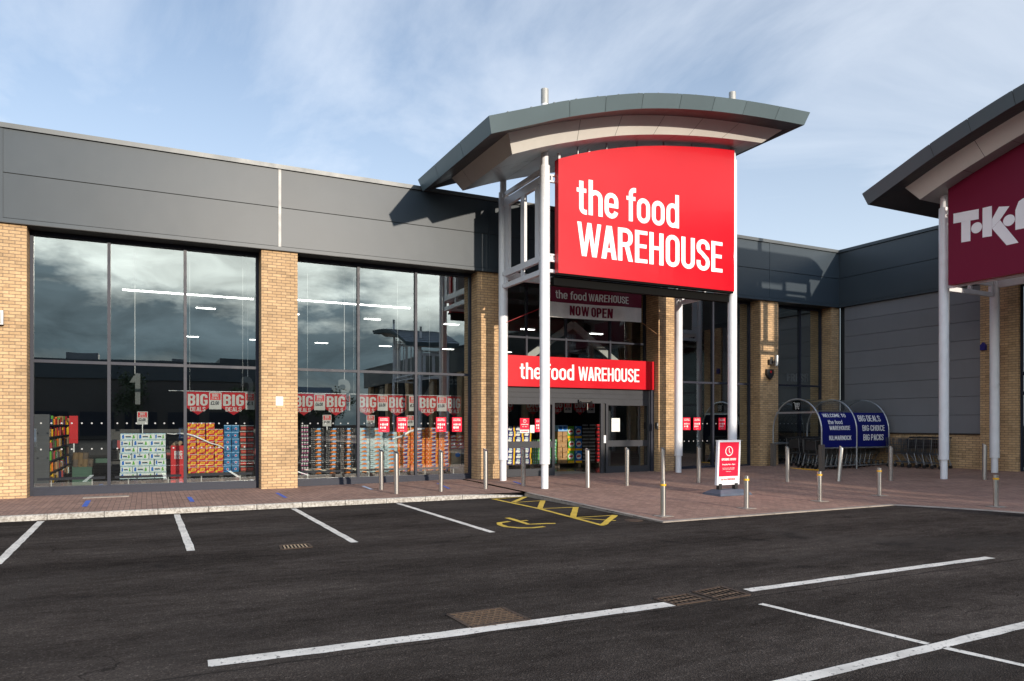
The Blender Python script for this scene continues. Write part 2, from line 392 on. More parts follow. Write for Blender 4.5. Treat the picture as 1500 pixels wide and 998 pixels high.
# ------------------------------------------------------------------ mesh helpers
class MB:
    def __init__(s):
        s.v, s.f, s.m, s.sm, s.mats = [], [], [], [], []
    def mi(s, mat):
        if mat not in s.mats: s.mats.append(mat)
        return s.mats.index(mat)
    def add(s, vs, fs, mat, smooth=False):
        o = len(s.v); k = s.mi(mat)
        s.v += [tuple(p) for p in vs]
        for f in fs:
            s.f.append(tuple(i + o for i in f)); s.m.append(k); s.sm.append(smooth)
        return s
    def quad(s, a, b, c, d, mat):
        return s.add([a, b, c, d], [(0, 1, 2, 3)], mat)
    def box(s, x0, x1, y0, y1, z0, z1, mat):
        v = [(x, y, z) for z in (z0, z1) for y in (y0, y1) for x in (x0, x1)]
        return s.add(v, [(0, 2, 3, 1), (4, 5, 7, 6), (0, 1, 5, 4), (2, 6, 7, 3), (0, 4, 6, 2), (1, 3, 7, 5)], mat)
    def obox(s, a, b, w, h, mat, up=(0, 0, 1)):
        a, b = Vector(a), Vector(b); d = (b - a).normalized(); u = Vector(up)
        if abs(d.dot(u)) > .98: u = Vector((0, 1, 0))
        sd_ = d.cross(u).normalized(); u = sd_.cross(d).normalized()
        v = []
        for p in (a, b):
            for i, j in ((-1, -1), (1, -1), (1, 1), (-1, 1)):
                v.append(p + sd_ * i * w / 2 + u * j * h / 2)
        return s.add(v, [(0, 1, 2, 3), (7, 6, 5, 4), (0, 4, 5, 1), (1, 5, 6, 2), (2, 6, 7, 3), (3, 7, 4, 0)], mat)
    def cyl(s, a, b, r, mat, seg=20, r2=None, cap=True):
        a, b = Vector(a), Vector(b); d = (b - a).normalized()
        u = Vector((0, 0, 1)) if abs(d.z) < .9 else Vector((1, 0, 0))
        e1 = d.cross(u).normalized(); e2 = d.cross(e1)
        r2 = r if r2 is None else r2
        v = []
        for p, rr in ((a, r), (b, r2)):
            for i in range(seg):
                t = 2 * math.pi * i / seg
                v.append(p + e1 * math.cos(t) * rr + e2 * math.sin(t) * rr)
        s.add(v, [(i, (i + 1) % seg, seg + (i + 1) % seg, seg + i) for i in range(seg)], mat, True)
        if cap:
            s.add(v[:seg], [tuple(range(seg))[::-1]], mat); s.add(v[seg:], [tuple(range(seg))], mat)
        return s
    def tube(s, pts, r, mat, seg=10):
        for a, b in zip(pts, pts[1:]): s.cyl(a, b, r, mat, seg)
        return s
    def prism(s, poly, axis, lo, hi, mat, side=None):
        """extrude a polygon: axis 'y' takes (x,z) points, 'x' takes (y,z), 'z' takes (x,y)"""
        def P(p, t):
            return {'y': (p[0], t, p[1]), 'x': (t, p[0], p[1]), 'z': (p[0], p[1], t)}[axis]
        n = len(poly)
        v = [P(p, lo) for p in poly] + [P(p, hi) for p in poly]
        s.add(v, [tuple(range(n)), tuple(range(2 * n - 1, n - 1, -1))], mat)
        s.add(v, [(i, (i + 1) % n, n + (i + 1) % n, n + i) for i in range(n)], side or mat)
        return s
    def disc(s, c, r, y, mat, seg=20, ry=None):
        ry = ry or r
        return s.add([(c[0] + r * math.cos(2 * math.pi * i / seg), y, c[1] + ry * math.sin(2 * math.pi * i / seg)) for i in range(seg)], [tuple(range(seg))], mat)
    def sheet(s, fn, us, vs, mat, smooth=False):
        nu, nv = len(us), len(vs)
        return s.add([fn(u, v) for v in vs for u in us],
                     [(j * nu + i, j * nu + i + 1, (j + 1) * nu + i + 1, (j + 1) * nu + i) for j in range(nv - 1) for i in range(nu - 1)], mat, smooth)
    def mesh(s, name, off=(0, 0, 0)):
        me = bpy.data.meshes.new(name)
        me.from_pydata([(p[0] - off[0], p[1] - off[1], p[2] - off[2]) for p in s.v], [], s.f)
        for m_ in s.mats: me.materials.append(M[m_])
        me.polygons.foreach_set('material_index', s.m)
        me.polygons.foreach_set('use_smooth', s.sm)
        me.update()
        import bmesh
        b = bmesh.new(); b.from_mesh(me); bmesh.ops.recalc_face_normals(b, faces=b.faces); b.to_mesh(me); b.free()
        return me
OFF = {}
def tag(o, label=None, cat=None, group=None, kind=None):
    if label and not 4 <= len(label.split()) <= 16: print('LABEL LENGTH', label)
    if label: o['label'] = label
    if cat: o['category'] = cat
    if group: o['group'] = group
    if kind: o['kind'] = kind
    return o
def thing(name, loc, label, cat, group=None, rot=0):
    o = bpy.data.objects.new(name, None)
    o.empty_display_size = .2
    COL.objects.link(o)
    o.location = loc; o.rotation_euler = (0, 0, rot)
    OFF[o] = Vector(loc)
    return tag(o, label, cat, group)
def part(name, mb, parent, label=None):
    o = bpy.data.objects.new(name, mb.mesh(name, OFF[parent]))
    COL.objects.link(o); o.parent = parent
    OFF[o] = OFF[parent]
    if label: o['label'] = label
    return o
def solo(name, mb, loc, label, cat, group=None):
    o = bpy.data.objects.new(name, mb.mesh(name, loc))
    COL.objects.link(o); o.location = loc
    OFF[o] = Vector(loc)
    return tag(o, label, cat, group)
def struct(name, mb):
    o = bpy.data.objects.new(name, mb.mesh(name))
    COL.objects.link(o); OFF[o] = Vector((0, 0, 0))
    return tag(o, kind='structure')
def copy_tree(root, loc, label, rot=None):
    r = root.copy(); COL.objects.link(r); r.location = loc
    if rot is not None: r.rotation_euler = (0, 0, rot)
    r['label'] = label
    for ch in root.children:
        c = ch.copy(); COL.objects.link(c); c.parent = r
        for g in ch.children:
            d = g.copy(); COL.objects.link(d); d.parent = c
    return r

# condensed sign lettering drawn as strokes: cap height 1, x height .74
ST = .138
def _arc(cx, cy, rx, ry, a0, a1, n=9):
    return [(cx + rx * math.cos(R(a0 + (a1 - a0) * i / n)), cy + ry * math.sin(R(a0 + (a1 - a0) * i / n))) for i in range(n + 1)]
def glyph(ch, t=ST):
    """(advance, list of closed polygons)"""
    P = []; h = t / 2; a, b = h, .46 - h; m_ = (a + b) / 2; rx = (b - a) / 2; ry = .17; T, B_ = 1 - h * .92, h * .92
    def V(x, y0, y1): P.append(('q', [(x - h, y0), (x + h, y0), (x + h, y1), (x - h, y1)]))
    def H(y, x0, x1): P.append(('q', [(x0, y - h * .86), (x1, y - h * .86), (x1, y + h * .86), (x0, y + h * .86)]))
    def D(x0, y0, x1, y1, w=None):
        w = (w or t * 1.06) / 2; P.append(('q', [(x0 - w, y0), (x0 + w, y0), (x1 + w, y1), (x1 - w, y1)]))
    def C(pts, closed=False): P.append(('c' if closed else 's', pts))
    top = lambda x0, x1, y=T: _arc((x0 + x1) / 2, y - ry, (x1 - x0) / 2, ry, 180, 0)
    bot = lambda x0, x1, y=B_: _arc((x0 + x1) / 2, y + ry, (x1 - x0) / 2, ry, 360, 180)
    adv = .50
    def ring(x0, x1, y0, y1): C(_arc((x0 + x1) / 2, y1 - ry, (x1 - x0) / 2, ry, 0, 180) + _arc((x0 + x1) / 2, y0 + ry, (x1 - x0) / 2, ry, 180, 360), True)
    X = .74 - h * .92
    def bowl(y0, y1): C([(a + h * .4, y1), (m_, y1)] + _arc(m_, y1 - min(ry, (y1 - y0) / 2), rx, min(ry, (y1 - y0) / 2), 90, 0)[1:] + _arc(m_, y0 + min(ry, (y1 - y0) / 2), rx, min(ry, (y1 - y0) / 2), 0, -90) + [(a + h * .4, y0)])
    if ch == 'W': w = t * .84; D(.08, 1, .215, 0, w); D(.375, 1, .235, 0, w); D(.375, 1, .515, 0, w); D(.67, 1, .535, 0, w); adv = .70
    elif ch == 'A': D(.235, 1, .085, 0); D(.255, 1, .405, 0); H(.27, .15, .34); adv = .49
    elif ch == 'R': V(a, 0, 1); bowl(.50, T); D(.27, .5, .40, 0); adv = .51
    elif ch == 'P': V(a, 0, 1); bowl(.46, T)
    elif ch == 'B': V(a, 0, 1); bowl(.53, T); bowl(B_, .525)
    elif ch == 'D': V(a, 0, 1); bowl(B_, T)
    elif ch == 'E': V(a, 0, 1); [H(y, a + h, .40) for y in (T, B_)]; H(.52, a + h, .37); adv = .44
    elif ch == 'F': V(a, 0, 1); H(T, a + h, .40); H(.52, a + h, .37); adv = .42
    elif ch == 'L': V(a, 0, 1); H(B_, a + h, .39); adv = .42
    elif ch == 'H': V(a, 0, 1); V(b, 0, 1); H(.52, a + h, b - h); adv = .51
    elif ch == 'I': V(a, 0, 1); adv = .22
    elif ch == 'O': ring(a, b, B_, T)
    elif ch == 'U': C([(b, 1)] + bot(a, b) + [(a, 1)])
    elif ch == 'S': C([(b, .69)] + _arc(m_, T - ry, rx, ry, 0, 180) + [(a, .70), (a + .03, .62), (m_ - .03, .545), (m_ + .04, .47), (b - .03, .39), (b, .30)] + _arc(m_, B_ + ry, rx, ry, 0, -180) + [(a, .32)]); adv = .495
    elif ch == 'C': C([(b, .68)] + _arc(m_, T - ry, rx, ry, 0, 180) + _arc(m_, B_ + ry, rx, ry, 180, 360) + [(b, .33)])
    elif ch == 'G': C([(b, .68)] + _arc(m_, T - ry, rx, ry, 0, 180) + _arc(m_, B_ + ry, rx, ry, 180, 360) + [(b, .40)]); H(.44, m_, b + h)
    elif ch == 'K': V(a, 0, 1); D(.36, 1, .18, .48); D(.22, .58, .38, 0); adv = .47
    elif ch == 'M': V(a, 0, 1); V(.57 - h, 0, 1); D(a, 1, .285, .25); D(.57 - h, 1, .285, .25); adv = .62
    elif ch == 'N': V(a, 0, 1); V(b, 0, 1); D(a, 1, b, 0)
    elif ch == 'T': H(T, 0, .42); V(.21, 0, T - h * .86); adv = .45
    elif ch == 'Y': D(.085, 1, .22, .44); D(.355, 1, .22, .44); V(.22, 0, .44); adv = .46
    elif ch == 't': V(.15, .24, .95); C([(.15, .28)] + _arc(.15 + .12, B_ + .13, .12, .13, 180, 270) + [(.33, B_)]); H(.68, .0, .31); adv = .36
    elif ch == 'h': V(a, 0, 1.02); C([(a + .02, .55)] + _arc(m_, X - ry, rx, ry, 160, 0) + [(b, 0)]); adv = .50
    elif ch == 'e': H(.37, a + h * .6, b - h * .6); C([(b, .31), (b, X - ry)] + _arc(m_, X - ry, rx, ry, 0, 180) + _arc(m_, B_ + ry, rx, ry, 180, 350)); adv = .49
    elif ch == 'f': C([(.15, 0), (.15, .75)] + _arc(.15 + .13, .80, .13, .14, 180, 90) + [(.33, .94)]); H(.68, .0, .31); adv = .34
    elif ch == 'o': ring(a, b, B_, X)
    elif ch == 'd': ring(a, b, B_, X); V(b, 0, 1.02); adv = .50
    elif ch == '1': V(.26, 0, 1); D(.07, .70, .21, .93, t * .9); adv = .36
    elif ch == ' ': adv = .20
    else: return None
    return adv, P
def _strip(pts, w, closed):
    n = len(pts); L, Q = [], []
    for i in range(n):
        p = Vector(pts[i]); q0 = Vector(pts[i - 1] if (closed or i) else pts[0]); q1 = Vector(pts[(i + 1) % n] if (closed or i < n - 1) else pts[-1])
        d0 = (p - q0); d1 = (q1 - p)
        d0 = d0.normalized() if d0.length > 1e-6 else d1.normalized(); d1 = d1.normalized() if d1.length > 1e-6 else d0
        d = (d0 + d1).normalized(); nrm = Vector((-d.y, d.x)); k = min(1.6, 1 / max(.4, nrm.dot(Vector((-d0.y, d0.x)))))
        L.append(p + nrm * w * k); Q.append(p - nrm * w * k)
    m = n if closed else n - 1
    return [tuple(v) for v in L + Q], [(i, (i + 1) % n, n + (i + 1) % n, n + i) for i in range(m)]
def stroke_text(body, t=ST):
    """vertices (x, z, layer) and faces, or None when a letter is not drawn"""
    x = 0; VS, FS = [], []; lay = 0
    for ch in body:
        gl = glyph(ch, t)
        if gl is None: return None
        adv, P = gl
        for kind, pts in P:
            if kind == 'q': v, f = pts, [(0, 1, 2, 3)]
            else:
                pp = [pts[0]]
                for p in pts[1:]:
                    if math.hypot(p[0] - pp[-1][0], p[1] - pp[-1][1]) > 1e-4: pp.append(p)
                if kind == 'c' and math.hypot(pp[0][0] - pp[-1][0], pp[0][1] - pp[-1][1]) < 1e-4: pp.pop()
                v, f = _strip(pp, t / 2, kind == 'c')
            o = len(VS); lay = (lay + 1) % 5
            VS += [(p[0] + x, p[1], lay) for p in v]; FS += [tuple(i + o for i in q) for q in f]
        x += adv + .022
    x0, x1 = min(v[0] for v in VS), max(v[0] for v in VS); y0, y1 = min(v[1] for v in VS), max(v[1] for v in VS)
    return [((v[0] - x0) / (x1 - x0), (v[1] - y0) / (y1 - y0)) for v in VS], FS, [v[2] for v in VS]
_txt = {}
_lay = {}
def text_mesh(body, bold=.0, spacing=1.0):
    key = (body, bold, spacing)
    if key in _txt: return _txt[key]
    stx = stroke_text(body, .168 if bold >= .03 else ST)
    if stx:
        _txt[key] = (stx[0], stx[1]); _lay[body] = stx[2]
        return _txt[key]
    cu = bpy.data.curves.new('lettering', 'FONT')
    cu.body = body; cu.size = 1; cu.offset = bold; cu.space_character = spacing; cu.resolution_u = 4
    ob = bpy.data.objects.new('lettering', cu)
    COL.objects.link(ob)
    dg = bpy.context.evaluated_depsgraph_get(); dg.update()
    me = bpy.data.meshes.new_from_object(ob.evaluated_get(dg))
    vs = [(v.co.x, v.co.y) for v in me.vertices]; fs = [tuple(p.vertices) for p in me.polygons]
    bpy.data.objects.remove(ob); bpy.data.curves.remove(cu); bpy.data.meshes.remove(me)
    xs = [v[0] for v in vs]; ys = [v[1] for v in vs]
    x0, x1, y0, y1 = min(xs), max(xs), min(ys), max(ys)
    _txt[key] = ([((x - x0) / (x1 - x0), (y - y0) / (y1 - y0)) for x, y in vs], fs)
    return _txt[key]
def letters(mb, body, x0, x1, z0, z1, y, mat, bold=.02, spacing=1.0, thick=0, face='y', dirn=1):
    """lettering stretched to fill x0..x1, z0..z1 on the plane y (face 'y') or on the plane x=y read along -Y (face 'x')"""
    vs, fs = text_mesh(body, bold, spacing)
    ly = _lay.get(body) or [0] * len(vs)
    if face == 'y': pts = [(x0 + u * (x1 - x0), y - k * .0006, z0 + w * (z1 - z0)) for (u, w), k in zip(vs, ly)]
    else: pts = [(y, x0 + u * (x1 - x0), z0 + w * (z1 - z0)) for u, w in vs]
    mb.add(pts, fs, mat)
    return mb

# ------------------------------------------------------------------ ground
def lerp(x, xs, ys):
    if x <= xs[0]: return ys[0]
    for i in range(len(xs) - 1):
        if x <= xs[i + 1]: return ys[i] + (ys[i + 1] - ys[i]) * (x - xs[i]) / (xs[i + 1] - xs[i])
    return ys[-1]
def smooth(t):
    t = max(0, min(1, t)); return t * t * (3 - 2 * t)
def zfac(x): return lerp(x, [4, 8.6, 15.5, 20, 24], [0, .04, .09, .16, .22])
def pave(x, y):
    zl = zfac(x) * smooth((y - 16) / 3.4)
    t = max(0, min(1, max((y - 10.5) / 8.5, (x - 15.5) / 8.3)))
    zr = -.09 + t * (zfac(max(x, 8.6)) + .09)
    k = smooth((x - 6.2) / 2.1)
    return zl * (1 - k) + zr * k
AZ = -.10
def frange(a, b, n): return [a + (b - a) * i / n for i in range(n + 1)]
g = MB(); g.sheet(lambda x, y: (x, y, AZ), [-900, -60, -20, 0, 20, 60, 900], [-900, -60, -20, 0, 20, 60, 900], 'asphalt')
struct('car_park_asphalt', g)
KY = 15.80
g = MB()
g.sheet(lambda x, y: (x, y, pave(x, y)), frange(-30, 8.22, 150), frange(KY + .12, 20.2, 18), 'paving', True)
g.sheet(lambda x, y: (x, y, pave(x, y)), frange(8.36, 24.2, 64), frange(10.58, 20.2, 40), 'paving', True)
def edge_x(y): return lerp(y, [-60, 2, 6, 8.4, 9.6, 10.58], [17.2, 16.9, 16.2, 15.5, 15.05, 14.45])
ys = frange(-60, 10.58, 90)
g.sheet(lambda u, y: (edge_x(y) + u * (24.2 - edge_x(y)), y, pave(edge_x(y) + u * (24.2 - edge_x(y)), y)), frange(0, 1, 24), ys, 'paving', True)
struct('block_pavement', g)
# kerb stones along the bays, dropped at the end
g = MB(); x = -30.0
while x < 7.9:
    e = min(x + .915, 8.2); j = .006
    zt = lambda xx: .004 + (-.085) * smooth((xx - 7.0) / 1.2)
    v = []
    for xx in (x + j, e - j):
        z = zt(xx)
        v += [(xx, KY, AZ - .02), (xx, KY + .012, z - .02), (xx, KY + .03, z), (xx, KY + .118, z), (xx, KY + .118, AZ - .02)]
    g.add(v, [(0, 1, 6, 5), (1, 2, 7, 6), (2, 3, 8, 7), (0, 4, 3, 2, 1), (5, 6, 7, 8, 9)], 'kerb')
    x = e
struct('kerb', g)
g = MB()
y = 10.45
while y < 15.75:
    e = min(y + .9, 15.78)
    g.sheet(lambda a, b: (a, b, pave(8.36, b) + (.006 if a < 8.3 else .004)), [8.22, 8.30, 8.352], frange(y + .006, e - .006, 4), 'edging')
    g.box(8.215, 8.224, y + .006, e - .006, AZ - .02, min(pave(8.36, y), pave(8.36, e)) + .003, 'edging')
    y = e
x = 8.22
while x < 14.5:
    e = min(x + .9, 14.5)
    g.box(x + .005, e - .005, 10.45, 10.575, AZ - .03, pave(max(x, 8.4), 10.5) + .012, 'edging')
    x = e
for a, b in zip(ys[:-1], ys[1:]):
    if b > -2:
        g.quad((edge_x(a) - .12, a, AZ + .004), (edge_x(a) + .01, a, AZ + .022), (edge_x(b) + .01, b, AZ + .022), (edge_x(b) - .12, b, AZ + .004), 'edging')
struct('edging_strip', g)

def line(name, pts, w, mat='white_line', z=AZ + .004):
    """painted line as a thin sheet along pts with slightly ragged edges"""
    g = MB(); rnd = random.Random(len(bpy.data.objects))
    L = []
    for (ax, ay), (bx, by) in zip(pts, pts[1:]):
        n = max(2, int(math.hypot(bx - ax, by - ay) / .16))
        for i in range(n + 1):
            if L and i == 0: continue
            L.append((ax + (bx - ax) * i / n, ay + (by - ay) * i / n))
    left, right = [], []
    for i, (px, py) in enumerate(L):
        qx, qy = L[min(i + 1, len(L) - 1)]; rx, ry = L[max(i - 1, 0)]
        l = math.hypot(qx - rx, qy - ry) or 1
        nx, ny = -(qy - ry) / l, (qx - rx) / l
        a = w / 2 + rnd.uniform(-.006, .006); b = w / 2 + rnd.uniform(-.006, .006)
        left.append((px + nx * a, py + ny * a, z)); right.append((px - nx * b, py - ny * b, z))
    n = len(L)
    g.add(left + right, [(i, i + 1, n + i + 1, n + i) for i in range(n - 1)], mat)
    return struct(name, g)
for xs in (-1.71, .52, 2.73, 4.98):
    line('bay_line', [(xs, 15.62), (xs + .03, 10.75 + (.3 if xs < 1 else 0))], .11)
line('lane_line', [(.40, 5.775), (2.2, 5.70), (4.56, 5.685)], .17)
line('lane_line', [(5.66, 5.79), (8, 5.80), (9.92, 5.795)], .13)
line('bay_line', [(5.352, 5.30), (5.57, 3.735)], .075)
line('bay_line', [(5.585, 3.62), (5.83, 2.4)], .075)
line('bay_line', [(3.6, 3.60), (5.5, 3.665), (7.4, 3.735), (9.4, 3.80)], .12)
line('bay_hatching', [(7.27, 15.60), (7.29, 13.3), (7.06, 10.62)], .09, 'yellow_line')
HX = [(7.31, 14.66, 8.17, 16.0 - .36), (7.27, 13.35, 8.13, 14.70), (7.11, 11.77, 8.10, 13.21), (7.05, 10.66, 8.06, 11.71)]
for k, (ax, ay, bx, by) in enumerate(HX):
    line('bay_hatching', [(ax + .05, ay + .02), (bx, by)], .12, 'yellow_line', AZ + .008)
    pv = HX[k - 1] if k else (7.27, 15.60, 0, 0)
    line('bay_hatching', [(pv[0] + .06, pv[1] - .03), (bx - .02, by)], .065, 'yellow_line', AZ + .006)
line('bay_hatching', [(7.15, 11.70), (7.62, 11.05)], .06, 'yellow_line', AZ + .006)
# wheelchair symbol
wc = lambda p: p
line('wheelchair_symbol', [(6.04, 12.30), (6.02, 11.78), (5.98, 11.34), (6.30, 11.28), (6.46, 11.22)], .10, 'yellow_line')
line('wheelchair_symbol', [(6.08, 11.78), (6.20, 11.79)], .08, 'yellow_line', AZ + .006)
line('wheelchair_symbol', [(5.84, 11.82), (5.60, 11.72), (5.50, 11.50), (5.49, 11.22), (5.62, 11.0), (5.83, 10.90), (6.08, 10.95)], .10, 'yellow_line', AZ + .006)
g = MB(); g.disc((0, 0), .001, 0, 'yellow_line')
# blue tape marks and the pale slab on the pavement
def mark(name, pts, w, mat):
    g = MB()
    (ax, ay), (bx, by) = pts
    l = math.hypot(bx - ax, by - ay); nx, ny = -(by - ay) / l * w / 2, (bx - ax) / l * w / 2
    P = [(ax + nx, ay + ny), (bx + nx, by + ny), (bx - nx, by - ny), (ax - nx, ay - ny)]
    g.add([(p[0], p[1], pave(p[0], p[1]) + .005) for p in P], [(0, 1, 2, 3)], mat)
    return struct(name, g)
mark('tape_mark', [(-1.13, 18.3), (-1.12, 16.95)], .10, 'tape')
mark('tape_mark', [(.86, 18.15), (.87, 17.0)], .09, 'tape')
mark('tape_mark', [(2.80, 18.3), (2.80, 17.0)], .08, 'tape')
mark('tape_mark', [(5.15, 19.2), (5.08, 18.1)], .09, 'tape_white')
mark('tape_mark', [(7.15, 18.9), (6.9, 17.4)], .07, 'tape')
mark('tape_mark', [(9.28, 18.5), (9.08, 17.5)], .07, 'tape')
g = MB(); g.box(-1.28, -.36, 18.85, 19.12, -.02, .014, 'edging'); struct('threshold_slab', g)

def cover(label, P, loc, kind):
    """iron cover or grating lying in the asphalt; P = four corners"""
    g = MB(); z = AZ + .003
    def bl(u, v): return tuple((1 - u) * (1 - v) * P[0][i] + u * (1 - v) * P[1][i] + u * v * P[2][i] + (1 - u) * v * P[3][i] for i in (0, 1))
    root = thing('manhole_cover' if kind == 'plate' else 'drain_grating', (loc[0], loc[1], AZ), label, 'manhole cover' if kind == 'plate' else 'drain')
    f = MB()
    for a, b in (((0, 0), (1, 0)), ((1, 0), (1, 1)), ((1, 1), (0, 1)), ((0, 1), (0, 0))):
        p, q = bl(*a), bl(*b); f.obox((*p, z + .001), (*q, z + .001), .035, .012, 'rust')
    part('frame', f, root)
    if kind == 'plate':
        a = [bl(.02, .02), bl(.98, .02), bl(.98, .98), bl(.02, .98)]
        g.add([(*p, z) for p in a], [(0, 1, 2, 3)], 'rust')
        n = 17
        for i in range(n):
            for j in range(9):
                u, v = (i + .5) / n, (j + .5) / 9
                s1, s2 = (.022, .03) if (i + j) % 2 else (-.022, .03)
                p, q = bl(u - s1, v - s2), bl(u + s1, v + s2)
                g.obox((*p, z + .003), (*q, z + .003), .012, .006, 'rust_light')
        part('plate', g, root)
    else:
        a = [bl(0, 0), bl(1, 0), bl(1, 1), bl(0, 1)]
        part('pit_shade', MB().add([(*p, z - .002) for p in a], [(0, 1, 2, 3)], 'void'), root)  # flat black sheet painting the shade below the bars
        nb, nc = (7, 3) if kind == 'grate' else (8, 1); bm = 'rust_light' if kind == 'grate' else 'tan'; bw_ = .013 if kind == 'grate' else .02  # gully bars in tan, the sunlight on the iron painted in
        for i in range(nb + 1):
            p, q = bl(i / nb, 0), bl(i / nb, 1); g.obox((*p, z + .002), (*q, z + .002), bw_, .003, bm)
        for j in range(nc + 1):
            p, q = bl(0, j / nc), bl(1, j / nc); g.obox((*p, z + .002), (*q, z + .002), .022, .0034, bm)
        part('bars', g, root)
cover('large rusty chequered manhole cover beside the white lane line', [(2.47, 6.28), (3.03, 6.28), (3.06, 5.79), (2.49, 5.79)], (2.76, 6.03), 'plate')
cover('rusty drain grating at the right end of the long near white line', [(4.55, 5.92), (4.97, 5.94), (5.02, 5.64), (4.58, 5.63)], (4.78, 5.78), 'grate')
cover('rusty drain grating at the left end of the far white lane line', [(5.10, 5.99), (5.53, 6.05), (5.53, 5.63), (5.11, 5.60)], (5.3, 5.8), 'grate')
cover('small slotted gully grating inside the third parking bay', [(1.72, 10.93), (2.11, 10.92), (2.10, 10.60), (1.69, 10.60)], (1.9, 10.76), 'gully')
g = MB(); g.cyl((7.95, 10.95, AZ - .01), (7.95, 10.95, AZ + .006), .17, 'rust', 28); g.cyl((7.95, 10.95, AZ + .004), (7.95, 10.95, AZ + .009), .13, 'rust', 28)
solo('manhole_cover', g, (7.95, 10.95, AZ), 'small round dark iron cover by the corner of the dropped kerb', 'manhole cover')

# ------------------------------------------------------------------ shop building
FY, GY = 19.56, 20.06                    # pier face, glazing
ZT, ZB = 8.32, 6.13                      # parapet top, fascia bottom
shop = thing('retail_unit', (10.5, 19.56, 0), 'long buff brick retail unit with slate grey fascia and tall shop windows', 'shop building')
def fascia(root, x0, x1, strips, face='y', pos=19.50, mat='fascia'):
    """two-row metal fascia with coping, bottom flashing and cover strips between x0 and x1"""
    def bx(mb, a, b, d0, d1, z0, z1, m_):
        if face == 'y': mb.box(a, b, pos + d0, pos + d1, z0, z1, m_)
        else: mb.box(pos + d0, pos + d1, a, b, z0, z1, m_)
    edges = [x0] + [s_ for s_ in sorted(strips) if x0 < s_ < x1] + [x1]
    back = MB(); bx(back, x0, x1, .03, .30, ZB + .02, ZT - .03, 'fascia_dark'); part('fascia_backing', back, root)
    for a, b in zip(edges, edges[1:]):
        for z0, z1 in ((6.232, 7.218), (7.238, 8.198)):
            p = MB(); bx(p, a + .04, b - .04, 0, .012, z0, z1, mat); part('fascia_panel', p, root)
    for s_ in edges:
        p = MB(); bx(p, s_ - .035, s_ + .035, -.008, .012, 6.222, 8.207, 'strip' if (face == 'y' and abs(s_ - 3.06) < .1) else mat); part('cover_strip', p, root)  # one silver strip is paler, the sun it catches put into its colour
    c = MB(); bx(c, x0, x1, -.05, .36, 8.212, ZT, 'coping' if mat == 'fascia' else mat); part('coping', c, root)
    c = MB(); bx(c, x0, x1, -.02, .012, ZB, 6.218, mat); bx(c, x0, x1, -.02, .62, ZB - .012, ZB - .002, 'black_trim'); part('flashing', c, root)
fascia(shop, -12.4, 23.86, [-8.9, -2.88, 3.06, 8.99, 15.53, 20.17])
def pier(root, x0, x1, y0, y1, z1=ZB - .014, mat='brick', z0=-.05):
    p = MB(); p.box(x0, x1, y0, y1, z0, z1, mat); return part('brick_pier', p, root)
PIERS = [(-9.3, -8.4), (-3.31, -2.41), (2.617, 3.517), (8.64, 9.345), (15.20, 15.86), (19.72, 20.62), (23.40, 23.80)]
for a, b in PIERS: pier(shop, a, b, FY, FY + 1.0)
def window(root, x0, x1, mulls, z0=.2, transom=3.12, y=GY, glass='glass', label=None, dots=True):
    w = .07
    f = MB(); za = min(pave(x0, 19.5), pave(x1, 19.5)) - .03
    f.box(x0, x1, y - .05, y + .06, 6.03, 6.115, 'frame')
    f.box(x0, x0 + w, y - .05, y + .06, za, 6.03, 'frame'); f.box(x1 - w, x1, y - .05, y + .06, za, 6.03, 'frame')
    f.box(x0 + w, x1 - w, y - .05, y + .06, za, z0, 'frame'); f.box(x0 + w, x1 - w, y - .085, y - .053, za, z0 - .055, 'frame')
    root_w = part('window', f, root, label)
    edges = [x0 + w] + sum([[m_ - w / 2, m_ + w / 2] for m_ in mulls], []) + [x1 - w]
    for m_ in mulls:
        b = MB(); b.box(m_ - w / 2, m_ + w / 2, y - .062, y + .052, z0, 6.03, 'frame'); part('mullion', b, root_w)
    for a, b in zip(edges[0::2], edges[1::2]):
        t = MB(); t.box(a, b, y - .05, y + .05, transom - .035, transom + .035, 'frame'); part('transom', t, root_w)
        for lo, hi in ((z0, transom - .035), (transom + .035, 6.03)):
            p = MB(); p.quad((a, y, lo), (b, y, lo), (b, y, hi), (a, y, hi), glass)
            if dots and lo == z0:
                for zz in (1.07, 1.68):
                    k = a + .14
                    while k < b - .1: p.disc((k, zz), .02, y - .003, 'dot', 10); k += .205
            part('pane', p, root_w)
    return root_w
window(shop, -8.36, -3.35, [-6.7, -5.0])
window(shop, -2.405, 2.612, [-.81, .86])
window(shop, 3.522, 8.635, [5.24, 6.91])
window(shop, 15.865, 19.715, [17.95])
window(shop, 20.625, 23.395, [22.24])
# interior shell
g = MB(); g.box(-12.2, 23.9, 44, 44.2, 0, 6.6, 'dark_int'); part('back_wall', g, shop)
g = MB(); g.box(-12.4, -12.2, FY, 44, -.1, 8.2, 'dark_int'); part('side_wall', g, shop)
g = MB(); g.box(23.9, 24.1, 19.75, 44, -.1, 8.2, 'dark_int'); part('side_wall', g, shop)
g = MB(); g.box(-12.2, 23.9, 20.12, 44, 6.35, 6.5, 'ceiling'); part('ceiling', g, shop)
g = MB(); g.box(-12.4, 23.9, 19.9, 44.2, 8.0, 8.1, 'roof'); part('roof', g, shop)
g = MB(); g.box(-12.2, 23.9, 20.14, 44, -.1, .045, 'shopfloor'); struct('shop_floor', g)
for a, b in ((-2.3, -.9), (-.7, .78), (.94, 2.5), (3.62, 5.15), (5.33, 6.82), (7.0, 8.5)):
    r = MB(); r.box(a, b, 20.33, 20.37, .33, .39, 'frame')
    for q in (.2, .8):
        xx = a + (b - a) * q; r.box(xx - .012, xx + .012, 20.34, 20.36, .045, .33, 'stub')
    part('guard_rail', r, shop)

